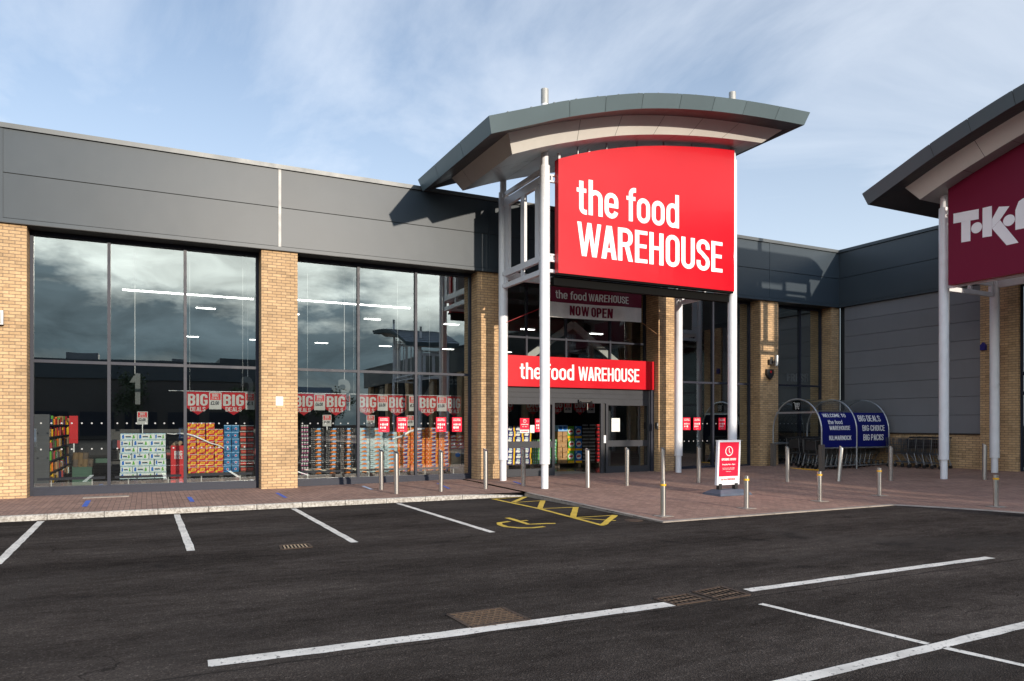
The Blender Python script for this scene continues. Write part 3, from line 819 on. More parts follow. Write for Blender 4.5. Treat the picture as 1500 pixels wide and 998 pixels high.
# entrance bay
e0, e1 = 9.35, 15.195
f = MB()
for xx in (e0 + .03, 10.62, 12.05, 13.75, e1 - .03):
    f.box(xx - .03, xx + .03, 20.24, 20.34, 3.5, 6.11, 'frame')
f.box(e0, e1, 20.245, 20.335, 6.04, 6.112, 'frame'); f.box(e0, e1, 20.245, 20.335, 4.34, 4.40, 'frame')
ew = part('window', f, shop, 'tall window band above the entrance')
for a, b in ((9.41, 10.59), (10.65, 12.02), (12.08, 13.72), (13.78, 15.135)):
    for lo, hi in ((3.5, 4.34), (4.40, 6.04)):
        p = MB(); p.quad((a, 20.29, lo), (b, 20.29, lo), (b, 20.29, hi), (a, 20.29, hi), 'glass_dim'); part('pane', p, ew)
for xa, xb in ((12.75, 10.65), (12.75, 14.85)):
    b = MB(); b.obox((xa, 21.0, 5.0), (xb, 21.0, 3.55), .10, .22, 'stub', (0, 0, 1)); part('brace', b, shop)
g = MB()
for z0, z1 in ((2.33, 2.475), (2.485, 2.63), (2.64, 2.80)):
    g.box(e0 + .005, e1 - .13, 19.86, 19.96, z0, z1, 'door_grey')
g.box(e0 + .005, e1 - .13, 19.88, 20.2, 2.34, 3.5, 'fascia_dark')
part('entrance_panel', g, shop)
g = MB(); g.box(e1 - .125, e1, 19.8, 20.2, .02, 2.8, 'frame'); part('door_jamb', g, shop)
def screen(x0, x1, z0=.06):
    f = MB()
    f.box(x0, x0 + .09, 19.85, 19.93, z0, 2.33, 'door_grey'); f.box(x1 - .09, x1, 19.85, 19.93, z0, 2.33, 'door_grey')
    f.box(x0 + .09, x1 - .09, 19.852, 19.928, .93, 1.13, 'door_grey'); f.box(x0 + .09, x1 - .09, 19.852, 19.928, z0, .29, 'door_grey')
    f.box(x0 + .09, x1 - .09, 19.852, 19.928, 2.27, 2.33, 'door_grey')
    d = part('door', f, shop, 'grey framed glazed door leaf with a deep middle rail')
    for lo, hi in ((.29, .93), (1.13, 2.27)):
        p = MB(); p.quad((x0 + .09, 19.89, lo), (x1 - .09, 19.89, lo), (x1 - .09, 19.89, hi), (x0 + .09, 19.89, hi), 'glass_dim'); part('pane', p, d)
screen(9.39, 11.40); screen(13.31, 15.06)
g = MB(); g.box(13.12, 13.22, 19.86, 19.94, .06, 2.33, 'door_grey'); g.box(13.225, 13.30, 19.9, 19.99, .06, 2.33, 'black_trim'); part('door_jamb', g, shop)
g = MB(); g.box(13.22, 13.30, 19.84, 19.9, 1.05, 1.3, 'white_steel'); part('door_handle', g, shop)
g = MB(); g.box(11.40, 13.12, 19.8, 21.5, .03, .062, 'edging'); part('threshold', g, shop)
g = MB(); g.box(12.25, 12.75, 19.78, 19.858, 2.36, 2.44, 'plastic'); g.cyl((12.3, 19.82, 2.38), (12.3, 19.76, 2.34), .04, 'plastic', 10); g.cyl((12.7, 19.82, 2.38), (12.7, 19.76, 2.34), .04, 'plastic', 10)
part('door_sensor', g, shop)
g = MB(); g.box(13.9, 13.98, 20.58, 20.66, .05, 2.4, 'door_grey'); g.box(14.72, 14.80, 20.58, 20.66, .05, 2.4, 'door_grey'); g.box(13.98, 14.72, 20.585, 20.655, 2.32, 2.4, 'door_grey')
part('inner_door_frame', g, shop)

# entrance sign over the doors
sg = thing('shop_sign', (12.25, 19.75, 2.8), 'long bright red sign board above the entrance doors with white lettering', 'sign')
part('board', MB().box(9.36, 15.13, 19.72, 19.86, 2.805, 3.745, 'red'), sg)
t = MB(); letters(t, 'the food', 10.10, 12.02, 3.035, 3.53, 19.714, 'white_letter', .022, .92)
letters(t, 'WAREHOUSE', 12.18, 14.53, 3.04, 3.475, 19.714, 'white_letter', .02, .95)
part('lettering', t, sg)

# ------------------------------------------------------------------ entrance canopies
ZPTS = [(6.766, 8.477), (7.857, 8.877), (8.752, 9.203), (9.882, 9.545), (10.964, 9.826), (12.16, 10.048), (13.276, 10.20), (14.413, 10.312), (15.613, 10.393), (16.728, 10.45)]
def zt(x):
    P = ZPTS
    if x <= P[0][0]: i = 0
    elif x >= P[-1][0]: i = len(P) - 2
    else:
        i = max(k for k in range(len(P) - 1) if P[k][0] <= x)
    p0, p1, p2, p3 = P[max(i - 1, 0)], P[i], P[i + 1], P[min(i + 2, len(P) - 1)]
    h = p2[0] - p1[0]; t = (x - p1[0]) / h
    m1 = (p2[1] - p0[1]) / (p2[0] - p0[0]) * h; m2 = (p3[1] - p1[1]) / (p3[0] - p1[0]) * h
    return (2 * t**3 - 3 * t**2 + 1) * p1[1] + (t**3 - 2 * t**2 + t) * m1 + (-2 * t**3 + 3 * t**2) * p2[1] + (t**3 - t**2) * m2
XL, XR, YF, YB = 6.766, 16.728, 14.70, 19.44
def canopy(loc_map, rot, label, sh=0.0, gantry=True, deep=False):
    """curved entrance canopy on four white tube columns; built in the frame of the shop front, sh slides the roof along it"""
    base = Vector((12.32, 17.7, 0))
    root = thing('entrance_canopy', loc_map(base), label, 'canopy', rot=rot)
    OFF[root] = base
    Z = lambda x: zt(x - sh)
    xl, xr = XL + sh, XR + sh
    n = 40
    xs = frange(xl, xr, n)
    # roof sheet
    g = MB(); g.sheet(lambda x, y: (x, y, Z(x) - .015), frange(xl + .02, xr - .02, n), [YF + .02, YB - .02], 'roof', True)
    k = xl + .5
    while k < xr - .2:
        g.obox((k, YF + .05, Z(k) + .005), (k, YB - .05, Z(k) + .005), .03, .05, 'roof'); k += .6
    part('roof_sheet', g, root)
    # grey fascia: leaning panels along the front, the back and both ends
    cuts = [xl, xl + 2.08, xl + 3.1, xl + 4.2, xl + 5.4, xl + 6.5, xl + 7.6, xl + 8.8, xr]
    lean = .11
    def low(x): return x + lean * (1 - 2 * (x - xl) / (xr - xl))
    for a, b in zip(cuts, cuts[1:]):
        q = frange(a + (.006 if a > xl else 0), b - (.006 if b < xr else 0), 8)
        p = MB()
        p.sheet(lambda x, t: (x if t == 0 else low(x), YF + lean * t, Z(x) - .34 * t), q, [0, 1], 'canopy')
        part('fascia_panel', p, root)
        p = MB(); p.sheet(lambda x, t: (x if t == 0 else low(x), YB - lean * t, Z(x) - .34 * t), q, [0, 1], 'canopy'); part('fascia_panel', p, root)
    p = MB()
    p.sheet(lambda x, t: (low(x) + 0, YF + .022 + lean * t, Z(x) - .01 - .325 * t), frange(xl + .03, xr - .03, n), [0, 1], 'joint'); part('fascia_backing', p, root)
    for xe, sgn in ((xl, 1), (xr, -1)):
        ycuts = [YF, YF + 1.7, YF + 3.4, YB]
        for a, b in zip(ycuts, ycuts[1:]):
            a1 = a + (.006 if a > YF else 0); b1 = b - (.006 if b < YB else 0)
            p = MB(); a2 = a1 + (lean if a == YF else 0); b2 = b1 - (lean if b == YB else 0)
            p.quad((xe, a1, Z(xe)), (xe, b1, Z(xe)), (xe + sgn * lean, b2, Z(xe) - .34), (xe + sgn * lean, a2, Z(xe) - .34), 'canopy'); part('fascia_panel', p, root)
    # dark underside ring, cream upstand, soffit
    yi0, yi1 = YF + .75, YB - .45
    xi0, xi1 = xl + .84, xr - .28
    zb = lambda x: Z(x) - .34
    zi = lambda x: Z(x) - .27
    u = MB()
    u.sheet(lambda x, t: (low(x) if t == 0 else xi0 + (x - xl) / (xr - xl) * (xi1 - xi0), YF + lean + (yi0 - YF - lean) * t,
                          zb(x) if t == 0 else zi(xi0 + (x - xl) / (xr - xl) * (xi1 - xi0))), xs, [0, 1], 'under')
    u.sheet(lambda x, t: (low(x) if t == 0 else xi0 + (x - xl) / (xr - xl) * (xi1 - xi0), YB - lean + (yi1 - YB + lean) * t,
                          zb(x) if t == 0 else zi(xi0 + (x - xl) / (xr - xl) * (xi1 - xi0))), xs, [0, 1], 'under')
    u.quad((xl + lean, YF + lean, zb(xl)), (xl + lean, YB - lean, zb(xl)), (xi0, yi1, zi(xi0)), (xi0, yi0, zi(xi0)), 'under')
    u.quad((xr - lean, YF + lean, zb(xr)), (xr - lean, YB - lean, zb(xr)), (xi1, yi1, zi(xi1)), (xi1, yi0, zi(xi1)), 'under')
    part('underside', u, root)
    jo0, jo1, jy0, jy1 = xi0 + .255, xi1 - .50, YF + 1.05, YB - .62
    zs = lambda x: Z(x) - .73 + .13 * max(0, min(1, (x - jo0) / (jo1 - jo0)))
    mp = lambda x, t: xi0 + (x - xi0) + t * ((jo0 + (x - xi0) / (xi1 - xi0) * (jo1 - jo0)) - x)
    ucuts = [xi0, xi0 + 2.0, xi0 + 3.25, xi0 + 4.6, xi0 + 5.9, xi0 + 7.2, xi1]
    c = MB()
    for a, b in zip(ucuts, ucuts[1:]):
        q = frange(a + .006, b - .006, 6)
        c.sheet(lambda x, t: (mp(x, t), yi0 + (jy0 - yi0) * t, zi(x) if t == 0 else zs(mp(x, 1))), q, [0, 1], 'cream')
        c.sheet(lambda x, t: (mp(x, t), yi1 + (jy1 - yi1) * t, zi(x) if t == 0 else zs(mp(x, 1))), q, [0, 1], 'cream')
    for xa, xb in ((xi0, jo0), (xi1, jo1)):
        for a, b, c0, c1 in ((yi0, yi0 + 2.8, jy0, jy0 + 2.4), (yi0 + 2.812, yi1, jy0 + 2.412, jy1)):
            c.quad((xa, a, zi(xa)), (xa, b, zi(xa)), (xb, c1, zs(xb)), (xb, c0, zs(xb)), 'cream')
    part('upstand', c, root)
    c = MB(); c.sheet(lambda x, t: (mp(x, t), yi0 + .03 + (jy0 - yi0) * t, (zi(x) if t == 0 else zs(mp(x, 1))) + .004), frange(xi0 + .05, xi1 - .05, 30), [0, 1], 'joint'); part('upstand_backing', c, root)
    s_ = MB(); k = jo0
    while k < jo1 - .01:
        e = min(k + 1.25, jo1)
        for a, b in ((jy0, jy0 + 1.2), (jy0 + 1.21, jy1)):
            s_.sheet(lambda x, y: (x, y, zs(x)), frange(k + (.005 if k > jo0 else 0), e - (.005 if e < jo1 else 0), 4), [a, b], 'soffit')
        k = e
    part('soffit', s_, root)
    part('soffit_backing', MB().sheet(lambda x, y: (x, y, zs(x) + .03), frange(jo0, jo1, 20), [jy0, jy1], 'joint'), root)
    # columns
    cols = [(9.15, 16.45), (15.49 + sh, 16.45), (9.15, 18.90), (15.49 + sh, 18.90)]
    for cx, cy in cols:
        p = loc_map(Vector((cx, cy, 0)))
        zg = pave(p[0], p[1]) - .02
        zso = zs(cx)
        top = Z(cx) + (.93 if cx < 12 else 1.08)
        c = MB()
        c.cyl((cx, cy, zg), (cx, cy, zso + .05), .095, 'white_steel', 28)
        c.cyl((cx, cy, .63), (cx, cy, zso - .33), .132, 'white_steel', 32)
        col_ = part('column', c, root)
        if cy < 17:
            t = MB(); t.cyl((cx, cy, Z(cx) - .02), (cx, cy, top - .38), .095, 'white_steel', 24); t.cyl((cx, cy, top - .38), (cx, cy, top), .10, 'stub', 24)
            part('column_top', t, col_)
    # side frames, cross beams
    for cx in (9.15, 15.49 + sh):
        f = MB()
        ya, yb = 16.60, 18.75
        zc = zs(cx)
        for z0, z1 in ((5.53, 5.66), (5.86, 6.03)): f.box(cx - .05, cx + .05, ya, yb, z0, z1, 'white_steel')
        for yy in (ya + .05, (ya + yb) / 2, yb - .05): f.box(cx - .045, cx + .045, yy - .04, yy + .04, 5.66, 5.86, 'white_steel')
        f.box(cx - .05, cx + .05, ya, yb, zc - .78, zc - .55, 'white_steel'); f.box(cx - .05, cx + .05, ya, yb, zc - .47, zc - .36, 'white_steel')
        for yy in (16.80, 17.62, 18.58): f.box(cx - .04, cx + .04, yy - .11, yy + .11, 6.03, zc - .78, 'white_steel')
        for yy in (16.60, 18.75):
            for zz in (5.6, 5.95, zc - .45, zc - .7): f.box(cx - .09, cx + .09, yy - .03, yy + .03, zz - .05, zz + .05, 'white_steel')
        part('side_frame', f, root)
    f = MB()
    f.box(9.25, 15.39 + sh, 18.85, 18.95, 5.80, 6.03, 'white_steel')
    part('cross_beam', f, root)
    f = MB()
    f.box(9.25, 15.39 + sh, 16.46, 16.56, 5.58, 5.66, 'white_steel'); f.box(9.25, 15.39 + sh, 16.46, 16.56, 5.9, 6.0, 'white_steel')
    for k in range(7):
        xx = 9.6 + k * (5.5 + sh) / 6; f.box(xx - .03, xx + .03, 16.47, 16.55, 5.66, 5.9, 'white_steel')
        f.box(xx - .03, xx + .03, 16.47, 16.55, 6.0, Z(xx) - .75, 'white_steel')
    part('cross_beam', f, root)
    for zz in (5.95, zs(9.15) - .62):
        part('bracket', MB().box(9.24, 9.48, 16.42, 16.5, zz - .10, zz - .06, 'white_steel').box(9.24, 9.48, 16.42, 16.5, zz + .06, zz + .10, 'white_steel').box(9.33, 9.37, 16.43, 16.49, zz - .06, zz + .06, 'white_steel'), root)
    return root
canopy(lambda p: (p[0], p[1], 0), 0, 'grey arched canopy on white tube columns around the large red sign', 0)
wing_map = lambda p: (p[1] + 4.24, 22.55 - p[0], 0)
canopy(wing_map, R(-90), 'grey arched canopy on white columns around the maroon sign, far right', 1.03)

SIGN = [(9.44, 8.46), (10.08, 8.70), (10.73, 8.905), (11.4, 9.08), (12.06, 9.23), (12.76, 9.36), (13.47, 9.465), (14.46, 9.59), (15.38, 9.675)]
sg = thing('shop_sign', (12.4, 16.34, 5.54), 'huge red arched sign hung between the white canopy columns', 'sign')
poly = [(9.44, 5.54), (15.38, 5.54)] + SIGN[::-1]
b = MB(); b.prism(poly, 'y', 16.25, 16.435, 'red', 'red_edge'); part('board', b, sg)
part('back_tray', MB().prism([(9.5, 5.6), (15.32, 5.6)] + [(min(max(p[0], 9.5), 15.32), p[1] - .06) for p in SIGN[::-1]], 'y', 16.437, 16.447, 'stub'), sg)
b = MB(); b.box(9.42, 15.36, 16.45, 16.62, 5.26, 5.48, 'void'); part('bottom_frame', b, sg)
b = MB(); b.box(9.40, 15.36, 16.27, 16.42, 5.49, 5.535, 'void'); part('edge_trim', b, sg)
t = MB()
letters(t, 'the food', 9.98, 13.33, 7.13, 8.06, 16.243, 'white_letter', .024, .92)
letters(t, 'WAREHOUSE', 10.00, 14.92, 6.04, 6.93, 16.243, 'white_letter', .02, .95)
part('lettering', t, sg)
for xx in (10.1, 11.0, 12.0, 12.9, 13.9):
    zz = lerp(xx, [p[0] for p in SIGN], [p[1] for p in SIGN])
    part('hanger', MB().box(xx - .012, xx + .012, 16.36, 16.40, zz - .02, zt(xx) - .62, 'galv'), sg)

# banner under the canopy
bn = thing('banner', (12, 18.6, 4.8), 'maroon and white cloth banner strung from the beam behind the red sign', 'banner')
def by(x, z): return 18.62 + .035 * math.sin(x * 2.3 + z * 1.1) + .02 * math.sin(x * 5 + z * 3)
def bz(x, t): return 4.78 + .05 * (x - 10.17) / 3.6 + t * (.90 - .01 * (x - 10.17) / 3.6)
xs = frange(10.17, 13.80, 40)
b = MB(); b.sheet(lambda x, t: (x, by(x, bz(x, t)), bz(x, t)), xs, frange(0, .50, 5), 'paper', True); b.sheet(lambda x, t: (x, by(x, bz(x, t)), bz(x, t)), xs, frange(.50, 1, 5), 'maroon', True)
part('cloth', b, bn)
t = MB()
def letters_on(mb, body, x0, x1, z0, z1, mat, bold):
    vs, fs = text_mesh(body, bold, .95)
    mb.add([(x0 + u * (x1 - x0), by(x0 + u * (x1 - x0), z0 + w * (z1 - z0)) - .012 - k * .0006, z0 + w * (z1 - z0)) for (u, w), k in zip(vs, _lay.get(body) or [0] * len(vs))], fs, mat)
letters_on(t, 'the food', 10.70, 11.80, 5.35, 5.60, 'paper', .018); letters_on(t, 'WAREHOUSE', 11.88, 13.30, 5.36, 5.58, 'paper', .016)
letters_on(t, 'NOW OPEN', 11.20, 12.72, 4.885, 5.175, 'maroon', .03)
part('lettering', t, bn)
r = MB()
for xx in (10.7, 11.5, 12.45, 13.35, 13.75): r.tube([(xx, by(xx, 5.65), 5.66), (xx - .03, 18.86, 5.86)], .008, 'red_edge', 6)
r.tube([(10.17, by(10.17, 5.0), 5.0), (9.15, 18.78, 4.55)], .008, 'red_edge', 6); r.tube([(13.8, by(13.8, 4.84), 4.84), (15.3, 19.5, 4.52)], .006, 'card', 6)
part('rope', r, bn)

# ------------------------------------------------------------------ neighbouring wing on the right
wing = thing('retail_unit', (23.8, 5, 0), 'dark wing with grey cladding and buff brick plinth at right', 'shop building')
fascia(wing, -48, 19.50, [15.5, 8.2, 2.2, -4.4, -10.4, -17, -25, -33, -41], 'x', 23.74, 'wingdark')
pn = 0
for k in range(8):
    z0 = 1.36 + k * .605; z1 = min(z0 + .593, ZB - .02)
    if z1 <= z0: break
    part('wall_panel', MB().box(23.80, 23.92, 14.22, 19.30, z0, z1, 'wallpanel'), wing)
part('wall', MB().box(23.93, 24.1, 13.2, 19.6, 0, 8.2, 'fascia_dark'), wing)
part('brick_plinth', MB().box(23.80, 24.1, 14.19, 19.30, 0, 1.30, 'brick'), wing)
part('flashing', MB().box(23.77, 23.95, 14.19, 19.30, 1.305, 1.345, 'rust'), wing)
for a, b in ((13.05, 14.19), (6.4, 7.3), (-.6, .5), (-6.3, -5.3), (-12, -11), (-18, -17), (-25, -24), (-32, -31), (-39, -38), (-46, -45)):
    part('brick_pier', MB().box(23.74, 23.86 if a > 13 else 24.6, a, b, 0, ZB - .014, 'brick'), wing)
pp = [13.05, 7.3, 6.4, .5, -.6, -5.3, -6.3, -11, -12, -17, -18, -24, -25, -31, -32, -38, -39, -45]
for hi, lo in zip(pp[0::2], pp[1::2]):
    f = MB(); y0, y1 = lo + .01, hi - .01; n = 3; q_ = -.36 if hi > 13 else 0
    for i in range(n + 1):
        yy = y0 + (y1 - y0) * i / n; f.box(24.2 + q_, 24.3 + q_, yy - .04, yy + .04, .05, 6.1, 'frame')
    for zz in (.12, 2.6, 3.2, 6.06): f.box(24.205 + q_, 24.295 + q_, y0, y1, zz - .05, zz + .05, 'frame')
    w_ = part('window', f, wing)
    for i in range(n):
        a, b = y0 + (y1 - y0) * i / n + .04, y0 + (y1 - y0) * (i + 1) / n - .04
        part('pane', MB().quad((24.25 + q_, a, .17), (24.25 + q_, b, .17), (24.25 + q_, b, 6.0), (24.25 + q_, a, 6.0), 'glass_dim' if q_ else 'glass'), w_)
part('back_wall', MB().box(26.5, 26.7, -48, 14, 0, 8.2, 'dark_int'), wing)
part('roof', MB().box(24.05, 44, -48, 19.6, 8.0, 8.1, 'roof'), wing)
part('end_wall', MB().box(24.3, 44, -48.2, -48, 0, 8.2, 'brown_brick'), wing)
g = MB(); g.box(24.1, 26.5, -47.9, 14, -.1, .25, 'shopfloor'); struct('shop_floor', g)

tk = thing('shop_sign', (20.5, 10, 5.6), 'maroon arched sign with bold white letters, cut by the right edge of the photo', 'sign')
TP = [(13.12, 8.44), (12.6, 8.60), (12.0, 8.78), (11.14, 8.99), (10.3, 9.19), (9.4, 9.36), (8.2, 9.54), (7.2, 9.64)]
poly = [(7.2, 5.62), (13.12, 5.62)] + TP
b = MB(); b.prism(poly, 'x', 20.45, 20.63, 'maroon', 'red_edge'); part('board', b, tk)
X = 20.443
T = MB()
def yz(mb, pts): mb.add([(X, p[0], p[1]) for p in pts], [tuple(range(len(pts)))], 'white_letter')
yz(T, [(12.965, 7.62), (12.258, 7.57), (12.258, 7.29), (12.965, 7.34)]); yz(T, [(12.741, 7.33), (12.485, 7.31), (12.485, 6.74), (12.741, 6.755)])
for cy, cz in ((12.317, 7.067), (11.471, 7.061)): T.add([(X, cy + .15 * math.cos(a * math.pi / 12), cz + .15 * math.sin(a * math.pi / 12)) for a in range(24)], [tuple(range(24))], 'white_letter')
yz(T, [(12.158, 7.568), (11.909, 7.561), (11.909, 6.744), (12.158, 6.759)])
yz(T, [(11.905, 7.206), (11.727, 7.49), (11.46, 7.43), (11.699, 7.124), (11.905, 6.95)]); yz(T, [(11.905, 6.945), (11.697, 7.12), (11.232, 6.416), (11.532, 6.412)])
yz(T, [(11.313, 6.768), (11.313, 7.286), (11.232, 7.495), (11.119, 7.55), (11.0, 7.50), (10.99, 7.2), (11.08, 7.1), (11.08, 6.76)])
yz(T, [(10.985, 7.5), (10.80, 7.55), (10.68, 7.45), (10.62, 7.2), (10.62, 6.74), (10.85, 6.74), (10.85, 7.2), (10.985, 7.2)])
yz(T, [(10.615, 7.42), (10.45, 7.52), (10.25, 7.5), (10.13, 7.3), (10.13, 6.74), (10.36, 6.74), (10.36, 7.15), (10.615, 7.15)])
letters(T, 'axx', 9.95, 7.6, 6.74, 7.48, X, 'white_letter', .04, face='x')
part('lettering', T, tk)
# second canopy further along the terrace, seen only as a reflection
canopy(lambda p: (p[1] + 4.24, -9.5 - p[0], 0), R(-90), 'grey arched canopy further along the wing, seen reflected in the shop window', 1.03)

# fittings
def fit(name, mb, loc, label, cat): return solo(name, mb, loc, label, cat)
lm = thing('wall_lamp', (20.25, 19.56, 3.9), 'grey cylindrical up and down lamp on the brick pier behind the trolley shelter', 'lamp')
part('body', MB().cyl((20.33, 19.36, 3.76), (20.33, 19.36, 4.14), .075, 'galv', 18), lm); part('bracket', MB().box(20.10, 20.24, 19.46, 19.56, 3.82, 4.0, 'plastic').box(20.2, 20.34, 19.4, 19.46, 3.88, 3.96, 'plastic'), lm)
bb = thing('alarm_box', (20.14, 19.56, 3.4), 'small black shield shaped alarm box below the wall lamp', 'alarm box')
part('body', MB().prism([(19.98, 3.64), (20.30, 3.64), (20.30, 3.45), (20.22, 3.33), (20.14, 3.29), (20.06, 3.33), (19.98, 3.45)], 'y', 19.46, 19.56, 'plastic'), bb)
part('light', MB().disc((20.16, 3.55), .045, 19.455, 'pred'), bb)
al = thing('alarm_box', (23.74, 14.03, 4.1), 'small blue alarm box on the brick pier beside the rear white column', 'alarm box')
part('body', MB().prism([(13.98, 4.0), (14.14, 4.0), (14.14, 4.16), (14.06, 4.25), (13.98, 4.16)], 'x', 23.64, 23.74, 'pnavy'), al)
fit('wall_lamp', MB().box(-2.98, -2.83, 19.42, 19.56, 3.85, 4.16, 'galv').box(-2.95, -2.86, 19.40, 19.42, 3.88, 4.12, 'stub'), (-2.9, 19.56, 3.9), 'small grey box lamp on the brick pier at the left edge', 'lamp')
fit('notice', MB().box(2.97, 3.15, 19.548, 19.556, 2.14, 2.37, 'paper'), (3.06, 19.55, 2.25), 'blank white notice fixed to the brick pier between the big windows', 'notice')
fit('intercom', MB().box(15.06, 15.15, 19.50, 19.58, 1.50, 1.72, 'plastic').box(15.08, 15.13, 19.49, 19.50, 1.60, 1.68, 'stub'), (15.1, 19.56, 1.6), 'small black intercom box at the right edge of the entrance', 'intercom')

# ------------------------------------------------------------------ bollards
ORD = ['first', 'second', 'third', 'fourth', 'fifth', 'sixth', 'seventh', 'eighth', 'ninth', 'tenth', 'eleventh', 'twelfth', 'thirteenth', 'fourteenth']
def tall_bollard():
    root = thing('bollard', (0, 0, 0), '', 'bollard', 'tall stainless steel bollards')
    r, n = .06, 24
    v = []
    for i in range(n):
        a = 2 * math.pi * i / n; v.append((r * math.cos(a), r * math.sin(a), -.02))
    for i in range(n):
        a = 2 * math.pi * i / n; x, y = r * math.cos(a), r * math.sin(a); v.append((x, y, .99 + (y * .55 - x * .25)))
    m_ = MB(); m_.add(v, [(i, (i + 1) % n, n + (i + 1) % n, n + i) for i in range(n)], 'steel', True); part('post', m_, root)
    c = MB(); c.add([(p[0] * .97, p[1] * .97, p[2] - .006) for p in v[n:]], [tuple(range(n))], 'cap'); part('cap', c, root)
    return root
TB = [((5.30, 18.0), 'tall steel bollard closest behind another one, leftmost of the row'), ((5.31, 16.79), 'tall steel bollard nearest the kerb in front of the white drinks cases'),
      ((6.48, 16.89), 'tall steel bollard in front of the orange drinks cases'), ((7.73, 17.0), 'tall steel bollard in front of the brick pier left of the entrance'),
      ((8.99, 17.33), 'tall steel bollard between the two left white columns'), ((10.30, 16.2), 'tall steel bollard in front of the open shop doorway'),
      ((11.5, 16.15), 'tall steel bollard in front of the right hand door leaf'), ((12.55, 15.95), 'tall steel bollard in front of the brick pier right of the entrance'),
      ((13.87, 16.05), 'tall steel bollard left of the red opening hours board'), ((16.35, 15.17), 'tall steel bollard in front of the open end of the trolley shelter'),
      ((17.85, 14.67), 'leaning tall steel bollard in front of the trolley shelter'), ((19.31, 14.09), 'tall steel bollard in front of the right end of the trolley shelter'),
      ((21.2, 12.55), 'tall steel bollard beside the white columns under the maroon sign')]
tb = tall_bollard()
for k, ((x, y), lab) in enumerate(TB):
    if k == 0: o = tb; o.location = (x, y, pave(x, y)); o['label'] = lab
    else: o = copy_tree(tb, (x, y, pave(x, y)), lab)
    if k == 10: o.rotation_euler = (R(1), R(5.5), 0)
    else: o.rotation_euler = (R(random.uniform(-.6, .6)), R(random.uniform(-.6, .6)), 0)
sb = thing('bollard', (0, 0, 0), '', 'bollard', 'short steel posts with a yellow band')
part('post', MB().cyl((0, 0, -.02), (0, 0, .67), .052, 'steel', 24), sb)
part('band', MB().cyl((0, 0, .575), (0, 0, .612), .057, 'yellow_band', 24), sb)
part('base_plate', MB().box(-.14, .14, -.14, .14, .002, .012, 'edging'), sb)
SBL = [((8.71, 11.07), 'short steel post with yellow band at the corner by the yellow hatching'), ((11.03, 11.31), 'short steel post with yellow band just right of the opening hours board'),
       ((13.47, 11.58), 'short steel post with yellow band in front of the navy shelter panels, left one'), ((15.76, 11.8), 'short steel post with yellow band in front of the right end of the trolley shelter'),
       ((15.95, 9.21), 'short steel post with yellow band nearest the right edge')]
for k, ((x, y), lab) in enumerate(SBL):
    if k == 0: o = sb; o.location = (x, y, pave(x, y)); o['label'] = lab
    else: o = copy_tree(sb, (x, y, pave(x, y)), lab)

# ------------------------------------------------------------------ pavement sign
zb_ = pave(12.45, 13.45)
pb = thing('pavement_sign', (12.5, 13.45, zb_), 'red opening hours swing board in a white frame on a slate base', 'pavement sign', rot=0)
B0 = Vector((0, 0, 0)); OFF[pb] = B0
g = MB()
bw, bd = .50, .32
v = [(-bw, -bd, .0), (bw, -bd, 0), (bw, bd, 0), (-bw, bd, 0), (-bw + .03, -bd + .03, .05), (bw - .03, -bd + .03, .05), (bw - .03, bd - .03, .05), (-bw + .03, bd - .03, .05),
     (-.34, -.16, .13), (.34, -.16, .13), (.34, .16, .13), (-.34, .16, .13)]
g.add(v, [(0, 1, 5, 4), (1, 2, 6, 5), (2, 3, 7, 6), (3, 0, 4, 7), (4, 5, 9, 8), (5, 6, 10, 9), (6, 7, 11, 10), (7, 4, 8, 11), (8, 9, 10, 11), (0, 3, 2, 1)], 'slate_plastic')
part('base', g, pb)
for xx in (-.25, .25): part('bracket', MB().box(xx - .045, xx + .045, -.05, .05, .12, .27, 'plastic'), pb)
pw, z0, z1 = .355, .235, 1.31
lean = lambda z: (z - z0) * .045
def fb(mb, a, b, c, d, y0, y1, m_):
    mb.add([(x + lean(z), y, z) for y in (y0, y1) for x, z in ((a, c), (b, c), (b, d), (a, d))], [(0, 1, 2, 3), (7, 6, 5, 4), (0, 4, 5, 1), (1, 5, 6, 2), (2, 6, 7, 3), (3, 7, 4, 0)], m_)
f = MB(); fb(f, -pw, pw, z0, z0 + .045, -.035, .035, 'white_steel'); fb(f, -pw, pw, z1 - .05, z1, -.035, .035, 'white_steel'); fb(f, -pw, -pw + .05, z0 + .045, z1 - .05, -.035, .035, 'white_steel'); fb(f, pw - .05, pw, z0 + .045, z1 - .05, -.035, .035, 'white_steel')
part('frame', f, pb)
p = MB(); fb(p, -pw + .05, pw - .05, z0 + .045, z0 + .205, -.028, .028, 'paper'); fb(p, -pw + .05, pw - .05, z0 + .205, z1 - .05, -.0282, .0282, 'poster_red')
po = part('poster', p, pb)
t = MB()
def lt(body, x0, x1, a, b, m_, bold=.02):
    vs, fs = text_mesh(body, bold, .95); t.add([(x0 + u * (x1 - x0) + lean(a + w * (b - a)), -.031 - k * .0004, a + w * (b - a)) for (u, w), k in zip(vs, _lay.get(body) or [0] * len(vs))], fs, m_)
lt('OPENING HOURS', -.225, .225, .82, .875, 'paper', .03); lt('Everyday 8am - 8pm', -.20, .20, .70, .745, 'paper', .02)
lt('Stores may vary on public holidays', -.19, .19, .625, .650, 'paper', .01); lt('please check in store for details', -.185, .185, .595, .618, 'paper', .01); lt('thank you', -.075, .075, .545, .567, 'paper', .01)
lt('the food WAREHOUSE', -.225, .225, .345, .395, 'poster_red', .02)
cz = 1.045
ring = [(r_ * math.cos(2 * math.pi * i / 32) + lean(cz + r_ * math.sin(2 * math.pi * i / 32)), -.031, cz + r_ * math.sin(2 * math.pi * i / 32)) for r_ in (.118, .098) for i in range(32)]
